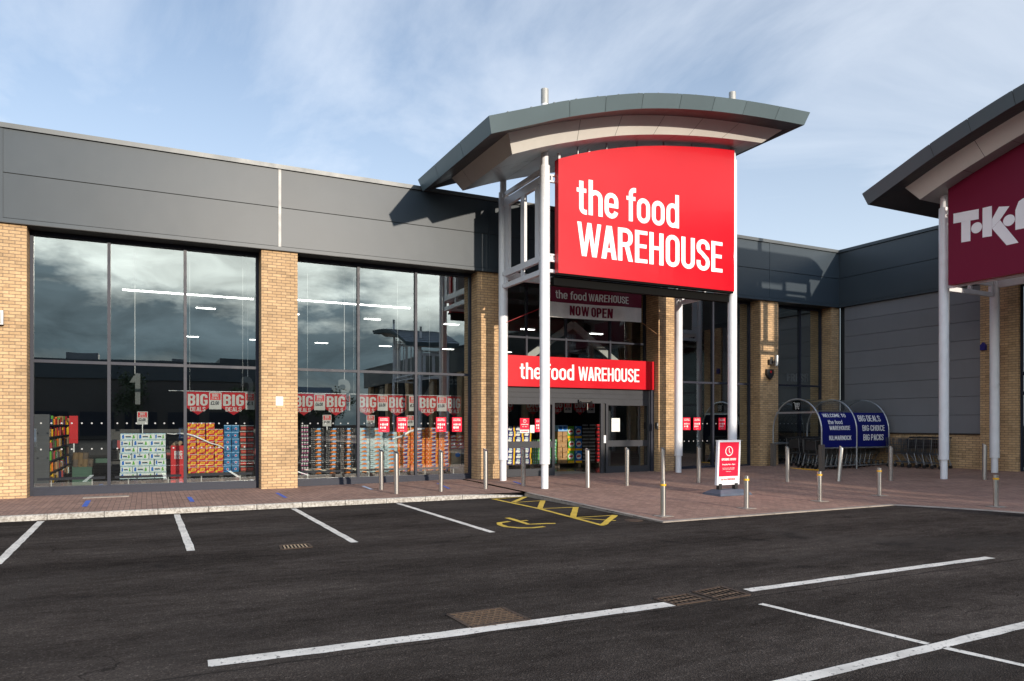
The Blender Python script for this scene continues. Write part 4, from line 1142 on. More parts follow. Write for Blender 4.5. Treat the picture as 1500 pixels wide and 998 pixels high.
t.add(ring, [(i, (i + 1) % 32, 32 + (i + 1) % 32, 32 + i) for i in range(32)], 'paper')
t.obox((lean(cz), -.031, cz + .07), (lean(cz), -.031, cz - .01), .016, .002, 'paper', (0, 1, 0)); t.obox((lean(cz), -.031, cz - .005), (.035 + lean(cz), -.031, cz - .05), .016, .002, 'paper', (0, 1, 0))
part('lettering', t, po)

# ------------------------------------------------------------------ trolley shelter and trolleys
shl = thing('trolley_shelter', (21.8, 18.2, .15), 'arched trolley shelter with navy side panels and clear roof', 'trolley shelter')
ya, yb, HR = 17.15, 19.25, 1.05
HX_ = [20.05, 21.75, 23.40]
def hoop(x, r=.028, n=20):
    g = MB(); zg = pave(x, 17.2)
    pts = [(x, ya, zg)] + [(x, (ya + yb) / 2 - HR * math.cos(math.pi * i / n), 1.42 + HR * 1.05 * math.sin(math.pi * i / n)) for i in range(n + 1)] + [(x, yb, pave(x, 19))]
    g.tube(pts, r, 'galv', 10); return g
for x in HX_: part('hoop', hoop(x), shl)
for a, b in zip(HX_, HX_[1:]):
    g = MB(); n = 16
    g.sheet(lambda x, i: (x, (ya + yb) / 2 - HR * math.cos(math.pi * i / n), 1.425 + HR * 1.05 * math.sin(math.pi * i / n)), [a + .03, b - .03], list(range(3, n + 1)), 'poly', True)
    part('roof_panel', g, shl)
    for yy in (yb,):
        part('side_pane', MB().quad((a + .03, yy, .5), (b - .03, yy, .5), (b - .03, yy, 1.42), (a + .03, yy, 1.42), 'poly'), shl)
TXT = [[('WELCOME TO', .10, .75, .86, .96), ('the food', .19, .60, .66, .78), ('WAREHOUSE', .21, .80, .49, .61), ('KILMARNOCK', .20, .83, .20, .33)],
       [('BIG DEALS', .10, .78, .74, .92), ('BIG CHOICE', .17, .86, .46, .63), ('BIG PACKS', .19, .82, .18, .36)]]
for (a, b), tx in zip(zip(HX_, HX_[1:]), TXT):
    n = 10
    def pp_(x, t):
        z = .89 + 1.17 * t
        if z <= 1.42: y = ya - .005
        else:
            s_ = min(1, (z - 1.42) / (HR * 1.05)); y = (ya + yb) / 2 - HR * math.cos(math.asin(s_)) - .005
        return (x, y, z)
    g = MB(); g.sheet(pp_, [a + .03, b - .03], frange(0, 1, 12), 'navy', True); pn_ = part('panel', g, shl)
    t = MB()
    for body, u0, u1, v0, v1 in tx:
        vs, fs = text_mesh(body, .012, .95)
        P = []
        for (u, w), k in zip(vs, _lay.get(body) or [0] * len(vs)):
            q = pp_(a + (u0 + u * (u1 - u0)) * (b - a), v0 + w * (v1 - v0)); P.append((q[0], q[1] - .012 - k * .0006, q[2]))
        t.add(P, fs, 'white_letter')
    part('lettering', t, pn_)
    for p0, p1, rr in (((a, ya, .86), (b, ya, .86), .025), ((a, 17.43, 2.10), (b, 17.43, 2.10), .02), ((a, ya, .25), (b, ya, .27), .02), ((a, yb, .95), (b, yb, .95), .02)):
        part('rail', MB().tube([p0, p1], rr, 'galv'), shl)
part('rail', MB().box(HX_[0] - .02, HX_[0] + .02, ya + .15, yb - .15, 2.03, 2.09, 'galv'), shl)
for yy in (ya, yb): part('post_sleeve', MB().box(HX_[0] - .07, HX_[0] + .07, yy - .07, yy + .07, pave(HX_[0], yy) - .02, .98, 'brown_post'), shl)
part('rail', MB().tube([(HX_[0], yb, .98), (HX_[0] + 2.2, yb, .98)], .025, 'galv'), shl)
part('floor_strip', MB().box(HX_[0] - .12, HX_[0] - .04, ya + .05, yb - .05, pave(20, 18) - .01, pave(20, 18) + .02, 'yellow_band'), shl)
g = MB(); g.box(HX_[0] - .012, HX_[0] - .004, 18.03, 18.37, 2.14, 2.46, 'void')
ic = part('icon_plate', g, shl)
g = MB(); xx = HX_[0] - .016
for a, b in (((18.33, 2.41), (18.27, 2.41)), ((18.27, 2.41), (18.24, 2.27)), ((18.24, 2.27), (18.08, 2.27)), ((18.08, 2.27), (18.06, 2.38)), ((18.06, 2.38), (18.26, 2.38)), ((18.25, 2.32), (18.07, 2.33)), ((18.15, 2.27), (18.15, 2.38)), ((18.2, 2.27), (18.21, 2.38)), ((18.24, 2.27), (18.23, 2.22)), ((18.23, 2.22), (18.08, 2.22))):
    g.obox((xx, *a), (xx, *b), .014, .002, 'paper', (1, 0, 0))
for yy in (18.22, 18.10): g.box(xx - .001, xx + .001, yy - .015, yy + .015, 2.175, 2.205, 'paper')
part('trolley_icon', g, ic)

def make_trolley():
    root = thing('shopping_trolley', (0, 0, 0), '', 'trolley')
    # local +X is the front
    b = MB(); w = .008
    def xz(t, top): return (-.38 + t * .86, (.29 - .07 * t))
    top, bot = .98, .50
    for k in range(5):
        u = k / 4
        z = bot + .02 + (top - bot) * u
        l0, l1 = -.36, .44 + .04 * u
        for s_ in (-1, 1): b.obox((l0, s_ * .27, z), (l1, s_ * .21, z), w, w, 'trolley')
        b.obox((l1, -.21, z), (l1, .21, z), w, w, 'trolley')
    for i in range(11):
        x = -.36 + .80 * i / 10; yw = .27 - .06 * i / 10
        for s_ in (-1, 1): b.obox((x, s_ * yw, bot), (x, s_ * yw, top), w, w, 'trolley')
        b.obox((x, -yw, bot), (x, yw, bot), w, w, 'trolley')
    for i in range(7):
        yy = -.2 + .4 * i / 6; b.obox((.44, yy, bot), (.48, yy, top), w, w, 'trolley'); b.obox((-.36, yy * 1.25, bot), (.44, yy, bot), w, w, 'trolley')
    part('basket', b, root)
    f = MB()
    for s_ in (-1, 1):
        f.tube([(-.44, s_ * .27, 1.02), (-.40, s_ * .27, .55), (-.30, s_ * .26, .46), (.20, s_ * .22, .46)], .013, 'trolley', 8)
        f.tube([(-.34, s_ * .26, .50), (-.44, s_ * .27, .17), (.40, s_ * .19, .20)], .013, 'trolley', 8)
        f.tube([(.10, s_ * .22, .46), (-.12, s_ * .24, .19)], .013, 'trolley', 8)
    part('frame', f, root)
    part('handle', MB().tube([(-.46, -.29, 1.03), (-.46, .29, 1.03)], .02, 'plastic', 10), root)
    part('child_seat', MB().box(-.37, -.33, -.22, .22, .66, .95, 'plastic'), root)
    for x, yy in ((-.44, -.27), (-.44, .27), (.40, -.19), (.40, .19)):
        part('wheel', MB().cyl((x, yy - .016, .062), (x, yy + .016, .062), .062, 'plastic', 16).box(x - .02, x + .02, yy - .02, yy + .02, .11, .19, 'galv'), root)
    return root
tr = make_trolley(); first = True
def put_trolley(x, y, rot, label, group):
    global first
    z = pave(x, y)
    if first:
        tr.location = (x, y, z); tr.rotation_euler = (0, 0, rot); tr['label'] = label; tr['group'] = group; first = False
    else:
        o = copy_tree(tr, (x, y, z), label, rot); o['group'] = group
for k in range(12):
    put_trolley(20.55 + k * .24, 17.72, 0, 'wire shopping trolley, %s from the open end in the front row under the shelter' % ORD[k], 'trolleys nested in the front row')
for k in range(10):
    put_trolley(20.75 + k * .24, 18.62, 0, 'wire shopping trolley, %s from the open end in the rear row under the shelter' % ORD[k], 'trolleys nested in the rear row')
for k in range(5):
    put_trolley(23.28, 16.55 - k * .27, R(90), 'wire shopping trolley against the brick plinth, %s from the shelter' % ORD[k], 'trolleys beside the brick plinth')
ts = solo('trolley_sign', MB().box(23.0, 23.012, 14.75, 15.02, 1.02, 1.20, 'pred').box(22.995, 23.0, 14.77, 15.0, 1.05, 1.17, 'paper'), (23, 14.9, 1.1), 'small red and white card sign on the trolleys beside the brick plinth', 'sign')

# ------------------------------------------------------------------ goods in the windows
def pack(kind, w, h, d=.30):
    """one case: body plus printed shapes on the front (local origin front left bottom)"""
    g = MB(); e = .004; f = -.002
    def q(x0, x1, z0, z1, m_, y=f): g.quad((x0 * w, y, z0 * h), (x1 * w, y, z0 * h), (x1 * w, y, z1 * h), (x0 * w, y, z1 * h), m_)
    def tri(pts, m_, y=f): g.add([(p[0] * w, y, p[1] * h) for p in pts], [tuple(range(len(pts)))], m_)
    body = {'water': 'pack_white', 'nuts': 'pred', 'tub': 'tubblue', 'choc': 'pbrown', 'blackcase': 'pblack', 'whitecase': 'pack_white', 'orangecase': 'porange', 'pinkcase': 'pblack',
            'redcan': 'pred', 'carton': 'card', 'greenbox': 'pgreen', 'bluebox': 'pblue', 'jar': 'pblack', 'redjar': 'pblack', 'rolls': 'pnavy', 'cans': 'pgreen', 'bluewrap': 'psky'}[kind]
    g.box(e, w - e, 0, d, e, h - .006, body)
    if kind == 'water':
        q(.04, .96, .18, .80, 'paper', -.001)
        tri([(.10, .2), (.22, .2), (.24, .5), (.20, .85), (.10, .7)], 'pblue'); q(.30, .62, .40, .58, 'ink'); tri([(.30, .3), (.7, .3), (.66, .38), (.34, .38)], 'pack_teal'); tri([(.70, .2), (.86, .25), (.80, .8), (.74, .7)], 'pgreen')
        for k in range(6): g.cyl((w * (.09 + .165 * k), .05, h - .03), (w * (.09 + .165 * k), .05, h + .002), .022, 'pack_teal' if k % 2 else 'pblue', 8)
    elif kind == 'nuts':
        tri([(0, .05), (.25, .0), (.3, .35), (.1, .45)], 'pyellow'); tri([(.30, .25), (.85, .35), (.95, .75), (.45, .82), (.35, .55)], 'pyellow'); q(.45, .82, .44, .52, 'pred', -.004); q(.50, .78, .60, .66, 'pred', -.004); q(0, 1, .94, 1, 'paper')
        tri([(.05, .7), (.2, .72), (.18, .95), (.05, .95)], 'pyellow'); tri([(.85, 0), (1, 0), (1, .25), (.9, .2)], 'card')
    elif kind == 'tub':
        q(0, 1, .88, 1, 'psky'); g.disc((w * .55, h * .48), w * .20, f, 'psky', 14); g.disc((w * .55, h * .48), w * .12, -.004, 'pred', 12); q(.08, .3, .2, .4, 'pnavy')
    elif kind == 'choc':
        q(0, 1, .84, .93, 'pack_white'); g.disc((w * .3, h * .45), h * .25, f, 'pred', 12); g.disc((w * .72, h * .45), h * .25, f, 'pred', 12); q(.2, .8, .4, .5, 'card', -.004)
    elif kind in ('blackcase', 'whitecase'):
        m2 = 'paper' if kind == 'blackcase' else 'psky'
        tri([(.28, .08), (.80, .08), (.74, .36), (.62, .52), (.44, .40)], 'porange'); tri([(.46, .52), (.72, .50), (.78, .92), (.52, .92)], 'psky', -.003)
        for k in range(6): g.disc((w * (.08 + .165 * k), h * (.74 + (.10 if k % 2 else 0))), h * .065, -.004, m2, 8)
        for k in range(3): g.disc((w * (.07 + .10 * k), h * .28), h * .08, -.004, 'stub' if kind == 'blackcase' else 'pack_teal', 8)
        if kind == 'whitecase': q(.0, .22, .45, .60, 'ink', -.003); q(.84, 1, .2, .4, 'stub', -.003)
    elif kind == 'orangecase':
        tri([(.36, .08), (.78, .08), (.84, .60), (.74, .62), (.60, .40)], 'pnavy'); tri([(.48, .58), (.80, .66), (.80, .90), (.52, .90)], 'psky', -.003)
        for k in range(5): g.disc((w * (.10 + .2 * k), h * .80), h * .07, -.004, 'paper', 8)
        q(.05, .14, .2, .5, 'pred'); g.disc((w * .22, h * .35), h * .12, f, 'paper', 8); q(.88, .96, .15, .35, 'pyellow')
    elif kind == 'pinkcase':
        for k in range(3): g.disc((w * (.2 + .3 * k), h * .60), h * .20, -.004, 'paper', 8); q(.1 + .3 * k, .28 + .3 * k, .08, .3, 'pink')
    elif kind == 'redcan':
        tri([(0, .2), (.4, .4), (.3, .9), (0, .7)], 'paper'); tri([(.5, .1), (.95, .5), (.7, .8)], 'paper'); q(.35, .55, .4, .6, 'pyellow')
    elif kind == 'carton':
        q(0, 1, .47, .52, 'tan'); q(.6, .85, .15, .3, 'wood')
    elif kind in ('greenbox', 'bluebox'):
        q(0, 1, 0, .15, 'pyellow', -.001); q(0, 1, .15, .19, 'porange'); g.disc((w * .5, h * .54), w * .40, f, 'paper', 18); tri([(.2, .45), (.8, .5), (.78, .63), (.22, .6)], 'pred', -.004)
        tri([(.0, .75), (.3, .9), (0, 1)], 'psky' if kind == 'bluebox' else 'pyellow')
    elif kind in ('jar', 'redjar', 'cans'):
        for k in range(5): g.disc((w * (.1 + .2 * k), h * .66), h * .22, f, {'jar': 'stub', 'redjar': 'pred', 'cans': 'pack_white'}[kind], 8); q(.04 + .2 * k, .16 + .2 * k, .1, .3, {'jar': 'wood', 'redjar': 'red_edge', 'cans': 'pack_teal'}[kind])
    elif kind == 'rolls':
        tri([(.05, .2), (.5, .1), (.62, .45), (.3, .62), (.08, .5)], 'paper'); tri([(.15, .66), (.6, .6), (.55, .9), (.2, .92)], 'pack_white', -.003); q(.78, .98, 0, 1, 'pyellow')
    elif kind == 'bluewrap':
        q(.1, .4, .2, .8, 'pblue'); q(.55, .9, .2, .8, 'pblue')
    return g.mesh(kind)
BASE_Z = .235
def stack(kind, noun, x0, y, cols, rows, h, z0, where, depth=1, jitter=.012, cat='case'):
    """cols: list of (x0, x1); every case is an object of its own"""
    cache = {}
    for ci, (a, b) in enumerate(cols):
        for r in range(rows if isinstance(rows, int) else rows[ci]):
            if kind == 'water':          # packs laid in bond, the joints shift from course to course
                A0, A1 = cols[0][0], cols[-1][1]; cut = [0, .26, .63, 1] if r % 2 else [0, .37, .74, 1]
                a, b = A0 + cut[ci] * (A1 - A0), A0 + cut[ci + 1] * (A1 - A0) - .004
            key = round(b - a, 3)
            if key not in cache: cache[key] = pack(kind, b - a, h)
            o = bpy.data.objects.new('drinks_case' if 'drinks' in noun or 'water' in noun else cat.replace(' ', '_'), cache[key])
            COL.objects.link(o)
            o.location = (a + random.uniform(-jitter, jitter), y + random.uniform(-.03, .02), z0 + r * h)
            o.rotation_euler = (0, 0, R(random.uniform(-2, 2)))
            colw = '' if len(cols) == 1 else (', %s column' % ORD[ci])
            rw = 'lowest' if r == 0 else ('%s from bottom' % ORD[r])
            lab = '%s, %s%s, %s' % (noun, rw, colw, where)
            assert len(lab.split()) <= 16, lab
            tag(o, lab, cat, noun + 's ' + where)
def even(x0, x1, n): return [(x0 + (x1 - x0) * i / n, x0 + (x1 - x0) * (i + 1) / n - .004) for i in range(n)]
def pallet(x0, x1, y0, y1, z, label):
    root = thing('pallet', ((x0 + x1) / 2, y0, .045), label, 'pallet')
    t = MB(); k = x0
    while k < x1 - .02: t.box(k, min(k + .09, x1), y0, y1, z - .022, z - .002, 'wood'); k += .115
    part('deck', t, root)
    for xx in (x0, (x0 + x1) / 2 - .05, x1 - .10): part('bearer', MB().box(xx, xx + .10, y0 + .005, y1 - .005, .047, z - .024, 'wood'), root)
Y1 = 20.9
stack('water', 'white shrink wrapped water pack', 0, Y1, even(-.605, .455, 3), 7, .166, .262, 'in the first window', cat='water pack')
stack('nuts', 'red and yellow snack box', 0, Y1, even(.955, 1.828, 4), [8, 8, 8, 7], .165, .372, 'in the first window', cat='snack box')
stack('tub', 'blue tub', 0, Y1, even(1.84, 2.222, 2), 7, .18, .372, 'right of the snack boxes', cat='tub')
stack('choc', 'brown tub tray', 0, Y1, even(2.245, 2.60, 2), 8, .158, .372, 'right of the blue tubs', cat='tub tray')
stack('blackcase', 'black and orange drinks case', 0, Y1, [(4.12, 4.49), (4.53, 4.915), (4.945, 5.336)], 11, .119, .245, 'behind the second window', cat='drinks case')
stack('pinkcase', 'black and pink drinks case', 0, Y1 + .05, [(3.85, 4.08)], 12, .118, .245, 'beside the pier', cat='drinks case')
stack('whitecase', 'white and orange drinks case', 0, Y1, [(5.45, 5.79), (5.81, 6.215), (6.235, 6.63)], [11, 11, 10], .119, .245, 'behind two tall bollards', cat='drinks case')
stack('orangecase', 'orange drinks case', 0, Y1, [(6.65, 7.02), (7.045, 7.49), (7.52, 7.91), (7.94, 8.32)], [11, 11, 11, 10], .12, .238, 'in the second window', cat='drinks case')
stack('redcan', 'red and white can tray', 0, Y1, [(8.335, 8.77)], 4, .106, .905, 'on the tan sack', cat='can tray')
for a, b, z, lab in ((-.62, .47, .262, 'wooden pallet under the white water packs'), (.94, 2.61, .372, 'wooden pallet under the snack boxes and tubs'), (3.82, 5.36, .245, 'wooden pallet under the black drinks cases'), (5.40, 6.635, .245, 'wooden pallet under the white drinks cases'), (6.645, 8.33, .238, 'wooden pallet under the orange drinks cases')):
    pallet(a, b, Y1 + .012, Y1 + .9, z, lab)
# filling behind the front cases so that the stacks have depth
sk = thing('paper_sack', (8.52, 20.9, .36), 'tan paper sack with a blue round print beside the orange drinks cases', 'sack')
g = MB(); nU, nV = 10, 8
def sackf(u, v): return (8.35 + .33 * u + 0, 20.9 - .07 * math.sin(math.pi * u) * math.sin(math.pi * min(1, v * 1.05)), .36 + .53 * v)
g.sheet(sackf, frange(0, 1, nU), frange(0, 1, nV), 'tan', True); g.box(8.352, 8.678, 20.9, 21.25, .36, .888, 'tan'); part('bag', g, sk)
part('print', MB().disc((8.53, .72), .085, 20.815, 'pblue', 18, .07), sk)
fit('display_plinth', MB().box(8.335, 8.77, 20.92, 21.3, .05, .35, 'plastic'), (8.55, 20.92, .05), 'low black plinth under the tan paper sack', 'plinth')
bn_ = thing('dump_bin', (.72, 20.9, .06), 'red dump bin with white BIG DEALS lettering left of the snack boxes', 'bin')
part('bin', MB().box(.557, .878, 20.9, 21.3, .06, 1.10, 'pred'), bn_)
t = MB(); letters(t, 'BIG', .64, .83, .84, .965, 20.895, 'paper', .03); letters(t, 'DEALS', .64, .83, .755, .83, 20.895, 'paper', .02); part('lettering', t, bn_)
part('contents', MB().cyl((.62, 21.0, 1.10), (.7, 21.1, 1.17), .05, 'tan').cyl((.72, 21.0, 1.10), (.8, 21.1, 1.18), .05, 'tan'), bn_)

def streak_strip(pts, w, label):  # opaque pale ribbon, tapering, in front of the goods
    g = MB(); L = []
    for i, p in enumerate(pts):
        q0, q1 = Vector(pts[max(i - 1, 0)]), Vector(pts[min(i + 1, len(pts) - 1)]); d = (q1 - q0).normalized()
        nrm = Vector((-d.z, 0, d.x)); ww = w * (.5 + .5 * math.sin(math.pi * (i + .5) / len(pts)))
        L += [Vector(p) + nrm * ww, Vector(p) + Vector((0, -.02, 0)), Vector(p) - nrm * ww]
    n = len(pts)
    g.add(L, [(3 * i + k, 3 * i + k + 1, 3 * i + k + 4, 3 * i + k + 3) for i in range(n - 1) for k in (0, 1)], 'streak', True)
    solo('pale_streak', g, pts[0], label, 'plastic wrap')
streak_strip([(.46, 20.82, 1.42), (.62, 20.8, 1.40), (.78, 20.8, 1.42), (.95, 20.8, 1.40), (1.1, 20.8, 1.36), (1.3, 20.8, 1.26), (1.5, 20.8, 1.16), (1.7, 20.8, 1.10), (1.84, 20.8, 1.02)], .02, 'pale curved wrap hanging across the red and yellow snack boxes')
streak_strip([(6.45, 20.8, 1.22), (6.6, 20.8, 1.27), (6.75, 20.8, 1.30), (6.88, 20.8, 1.38), (7.0, 20.8, 1.45), (7.2, 20.8, 1.50), (7.45, 20.8, 1.53)], .035, 'pale curved wrap across the orange drinks cases by the second mullion')
def pennant(x0, x1, zt_, zm, zp, y, label, group):
    root = thing('hanging_pennant', ((x0 + x1) / 2, y, zp), label, 'pennant', group)
    part('board', MB().prism([(x0, zm), ((x0 + x1) / 2, zp), (x1, zm), (x1, zt_), (x0, zt_)], 'y', y, y + .012, 'pennant'), root)
    t = MB(); w = x1 - x0; h = zt_ - zp
    letters(t, 'BIG', x0 + .06 * w, x1 - .06 * w, zt_ - .60 * h, zt_ - .09 * h, y - .004, 'pennant_white', .03, .9)
    letters(t, 'DEALS', x0 + .16 * w, x1 - .16 * w, zt_ - .84 * h, zt_ - .65 * h, y - .004, 'pennant_white', .022, .9)
    part('lettering', t, root)
def pricecard(x0, x1, z0, z1, y, price, label, group, stick=None):
    root = thing('price_card', ((x0 + x1) / 2, y, z0), label, 'price card', group)
    part('card', MB().box(x0, x1, y, y + .01, z0, z1, 'pennant_white'), root)
    w, h = x1 - x0, z1 - z0
    p = part('header', MB().quad((x0 + .08 * w, y - .003, z0 + .55 * h), (x1 - .08 * w, y - .003, z0 + .55 * h), (x1 - .08 * w, y - .003, z0 + .94 * h), (x0 + .08 * w, y - .003, z0 + .94 * h), 'pred'), root)
    t = MB(); letters(t, 'BIG', x0 + .26 * w, x1 - .26 * w, z0 + .73 * h, z0 + .91 * h, y - .006, 'pennant_white', .03, .9); letters(t, 'DEALS', x0 + .22 * w, x1 - .22 * w, z0 + .59 * h, z0 + .70 * h, y - .006, 'pennant_white', .02)
    letters(t, price, x0 + .12 * w, x1 - .2 * w, z0 + .26 * h, z0 + .48 * h, y - .006, 'ink', .03)
    part('lettering', t, root)
    if stick: part('stick', MB().box((x0 + x1) / 2 - .008, (x0 + x1) / 2 + .008, y + .002, y + .01, stick, z0, 'galv'), root)
YP = 20.75
PN = [(.92, 1.462, 'red BIG DEALS pennant above the snack boxes'), (1.773, 2.365, 'red BIG DEALS pennant above the blue and brown tubs'), (3.62, 4.175, 'red BIG DEALS pennant nearest the pier in the second window'),
      (4.491, 5.087, 'red BIG DEALS pennant above the black drinks cases'), (5.40, 5.989, 'red BIG DEALS pennant just right of the first mullion, second window'), (6.305, 6.86, 'red BIG DEALS pennant above the leftmost orange cases'),
      (7.24, 7.818, 'red BIG DEALS pennant just right of the second mullion, second window'), (8.15, 8.61, 'red BIG DEALS pennant at the right end of the second window')]
for a, b, lab in PN: pennant(a, b, 2.50, 2.09, 1.90, YP, lab, 'pennants hung above the goods')
PC = [(1.465, 1.77, '\u00a32.00', 'price card between the two pennants of the first window'), (2.368, 2.60, '\u00a31', 'price card cut by the frame at the right of the first window'), (4.18, 4.485, '\u00a36.00', 'price card left of the pennant above the black cases'),
      (5.09, 5.19, '\u00a35', 'price card against the first mullion of the second window'), (5.995, 6.30, '\u00a36.00', 'price card above the white drinks cases'), (6.945, 7.20, '\u00a35', 'price card against the second mullion of the second window'), (7.825, 8.14, '\u00a36.00', 'price card between the last two pennants of the second window')]
for a, b, pr_, lab in PC: pricecard(a, b, 2.05, 2.50, YP, pr_, lab, 'price cards between the pennants')
pricecard(-.218, .024, 1.65, 1.98, YP + .1, '\u00a32.00', 'price card standing on a stick above the water packs', 'price cards on sticks', 1.42)
pricecard(4.418, 4.661, 1.60, 1.92, YP, '\u00a36.00', 'price card on the black drinks cases', 'price cards on sticks', 1.5)
pricecard(5.67, 5.907, 1.59, 1.92, YP, '\u00a36.00', 'price card on the white drinks cases', 'price cards on sticks', 1.5)
pricecard(6.88, 7.104, 1.61, 1.92, YP, '\u00a35', 'price card on the orange drinks cases beside a red poster', 'price cards on sticks', 1.5)
part_rail = MB(); part_rail.tube([(.5, YP + .006, 2.52), (8.6, YP + .006, 2.52)], .012, 'galv', 6)
for xx in (1.0, 2.3, 4.0, 5.3, 6.6, 8.0): part_rail.tube([(xx, YP + .006, 2.52), (xx, YP + .006, 6.35)], .004, 'galv', 5)
part('sign_rail', part_rail, shop)
def poster(x0, x1, z0, z1, y, rows, label, base='poster_red'):
    root = thing('poster', ((x0 + x1) / 2, y, z0), label, 'poster', 'posters stuck to the glass')
    part('sheet', MB().box(x0, x1, y, y + .003, z0, z1, base), root)
    t = MB(); w, h = x1 - x0, z1 - z0
    letters(t, rows[0], x0 + .14 * w, x1 - .14 * w, z0 + .84 * h, z0 + .91 * h, y - .003, 'paper', .02); letters(t, rows[1], x0 + .12 * w, x1 - .12 * w, z0 + .74 * h, z0 + .81 * h, y - .003, 'paper', .02)
    rnd = random.Random(int(x0 * 1000))
    for zz in ((.42, .58), (.22, .36)):
        for k in range(4 if zz[0] > .4 else 3):
            cx = x0 + w * (.2 + .2 * k); r_ = .035 * rnd.uniform(.7, 1.2)
            t.disc((cx, z0 + h * (zz[0] + zz[1]) / 2), r_ * .6, y - .003, 'paper', 10, r_)
    letters(t, rows[2], x0 + .3 * w, x1 - .3 * w, z0 + .06 * h, z0 + .11 * h, y - .003, 'paper', .01)
    part('lettering', t, root)
rw = ('STORE', 'SHOPPING', 'thank you')
for a, b, lab in ((5.804, 6.11, 'red poster on the glass above the left hand tall bollards'), (6.332, 6.64, 'red poster on the glass between the white and orange drinks cases'), (7.513, 7.823, 'red poster on the glass above the third column of orange cases'), (8.012, 8.318, 'rightmost red poster on the second window')):
    poster(a, b, 1.44, 1.86, 19.985, rw, lab)
for a, b, lab in ((16.58, 16.90, 'red poster on the glass right beside the rear white column'), (17.04, 17.36, 'red poster second from the rear white column'), (18.18, 18.50, 'red poster on the glass beside the front right white column')):
    poster(a, b, 1.46, 1.89, 19.985, rw, lab)
# entrance notices
hp = thing('poster', (10.33, 19.84, 1.40), 'red opening hours poster on the left entrance door', 'poster')
part('sheet', MB().box(10.175, 10.491, 19.838, 19.842, 1.39, 1.49, 'paper').box(10.175, 10.491, 19.8378, 19.842, 1.49, 1.84, 'poster_red'), hp)
t = MB(); letters(t, 'OPENING HOURS', 10.21, 10.455, 1.635, 1.668, 19.834, 'paper', .02); letters(t, '8am - 8pm', 10.25, 10.42, 1.565, 1.60, 19.834, 'paper', .01); letters(t, 'the food WAREHOUSE', 10.20, 10.46, 1.42, 1.46, 19.834, 'poster_red', .01)
t.add([(10.333 + r_ * math.cos(2 * math.pi * i / 24), 19.834, 1.755 + r_ * math.sin(2 * math.pi * i / 24)) for r_ in (.055, .043) for i in range(24)], [(i, (i + 1) % 24, 24 + (i + 1) % 24, 24 + i) for i in range(24)], 'paper'); t.box(10.328, 10.338, 19.833, 19.8345, 1.745, 1.79, 'paper')
part('lettering', t, hp)
fit('notice', MB().box(10.527, 10.673, 19.838, 19.842, 1.396, 1.63, 'paper'), (10.6, 19.84, 1.4), 'plain white paper notice between two red posters on the door', 'notice')
poster(10.695, 10.99, 1.42, 1.83, 19.838, ('STORE', 'SAFETY', 'thank you'), 'red and white poster on the entrance door half behind the front white column')
nb = thing('notice', (13.68, 19.84, 1.42), 'white paper notice with fine print on the right door leaf', 'notice')
part('sheet', MB().box(13.517, 13.841, 19.836, 19.842, 1.417, 1.853, 'paper'), nb)
t = MB()
for k in range(9): t.box(13.56, 13.79 - .03 * (k % 3), 19.832, 19.835, 1.47 + k * .04, 1.482 + k * .04, 'stub')
part('print', t, nb)
# goods through the door
YD = 23.5
stack('carton', 'brown carton', 0, YD, [(13.62, 13.82), (13.83, 14.03)], [6, 6], .197, .21, 'seen through the doorway', cat='carton')
stack('bluewrap', 'pale blue wrapped pack', 0, YD, [(13.62, 14.03)], 1, .24, .21 + 6 * .197, 'on top of the brown cartons', cat='pack')
stack('greenbox', 'green detergent box', 0, YD, [(14.06, 14.35)], 3, .462, .21, 'in the doorway', cat='box')
stack('bluebox', 'blue detergent box', 0, YD, [(14.38, 14.66)], 3, .462, .21, 'in the doorway', cat='box')
stack('jar', 'black bottle crate', 0, YD, [(14.70, 14.97), (14.98, 15.25)], 11, .133, .21, 'right of the detergent', cat='crate')
stack('redjar', 'black and red bottle crate', 0, YD, [(15.28, 15.54)], 11, .133, .21, 'by the door jamb', cat='crate')
stack('cans', 'green and white can tray', 0, YD, [(12.55, 12.99), (13.0, 13.58)], [7, 7], .128, .21, 'behind the front white column', cat='can tray')
stack('rolls', 'navy and yellow roll pack', 0, YD, [(11.55, 11.85), (11.86, 12.2), (12.21, 12.53)], 7, .2, .21, 'inside the left door', cat='roll pack')
pallet(11.5, 13.6, YD + .012, YD + .9, .21, 'wooden pallet under the roll packs and can trays inside the door'); pallet(13.62, 15.56, YD + .012, YD + .9, .21, 'wooden pallet under the cartons and detergent inside the door')
for a, b, lab in ((12.05, 12.60, 'dim red BIG DEALS pennant behind the left entrance door'), (13.04, 13.56, 'dim red BIG DEALS pennant right of the front white column'), (14.02, 14.54, 'dim red BIG DEALS pennant above the detergent boxes'), (11.05, 11.53, 'dim red BIG DEALS pennant beside the rear white column')):
    pennant(a, b, 2.62, 2.2, 2.0, 23.0, lab, 'pennants inside the entrance')
pricecard(14.59, 14.92, 2.08, 2.44, 23.0, '\u00a36', 'price card right of the pennant above the detergent', 'price cards inside the entrance'); pricecard(13.6, 13.93, 2.08, 2.44, 23.0, '\u00a35', 'price card between two pennants above the open doorway', 'price cards inside the entrance')
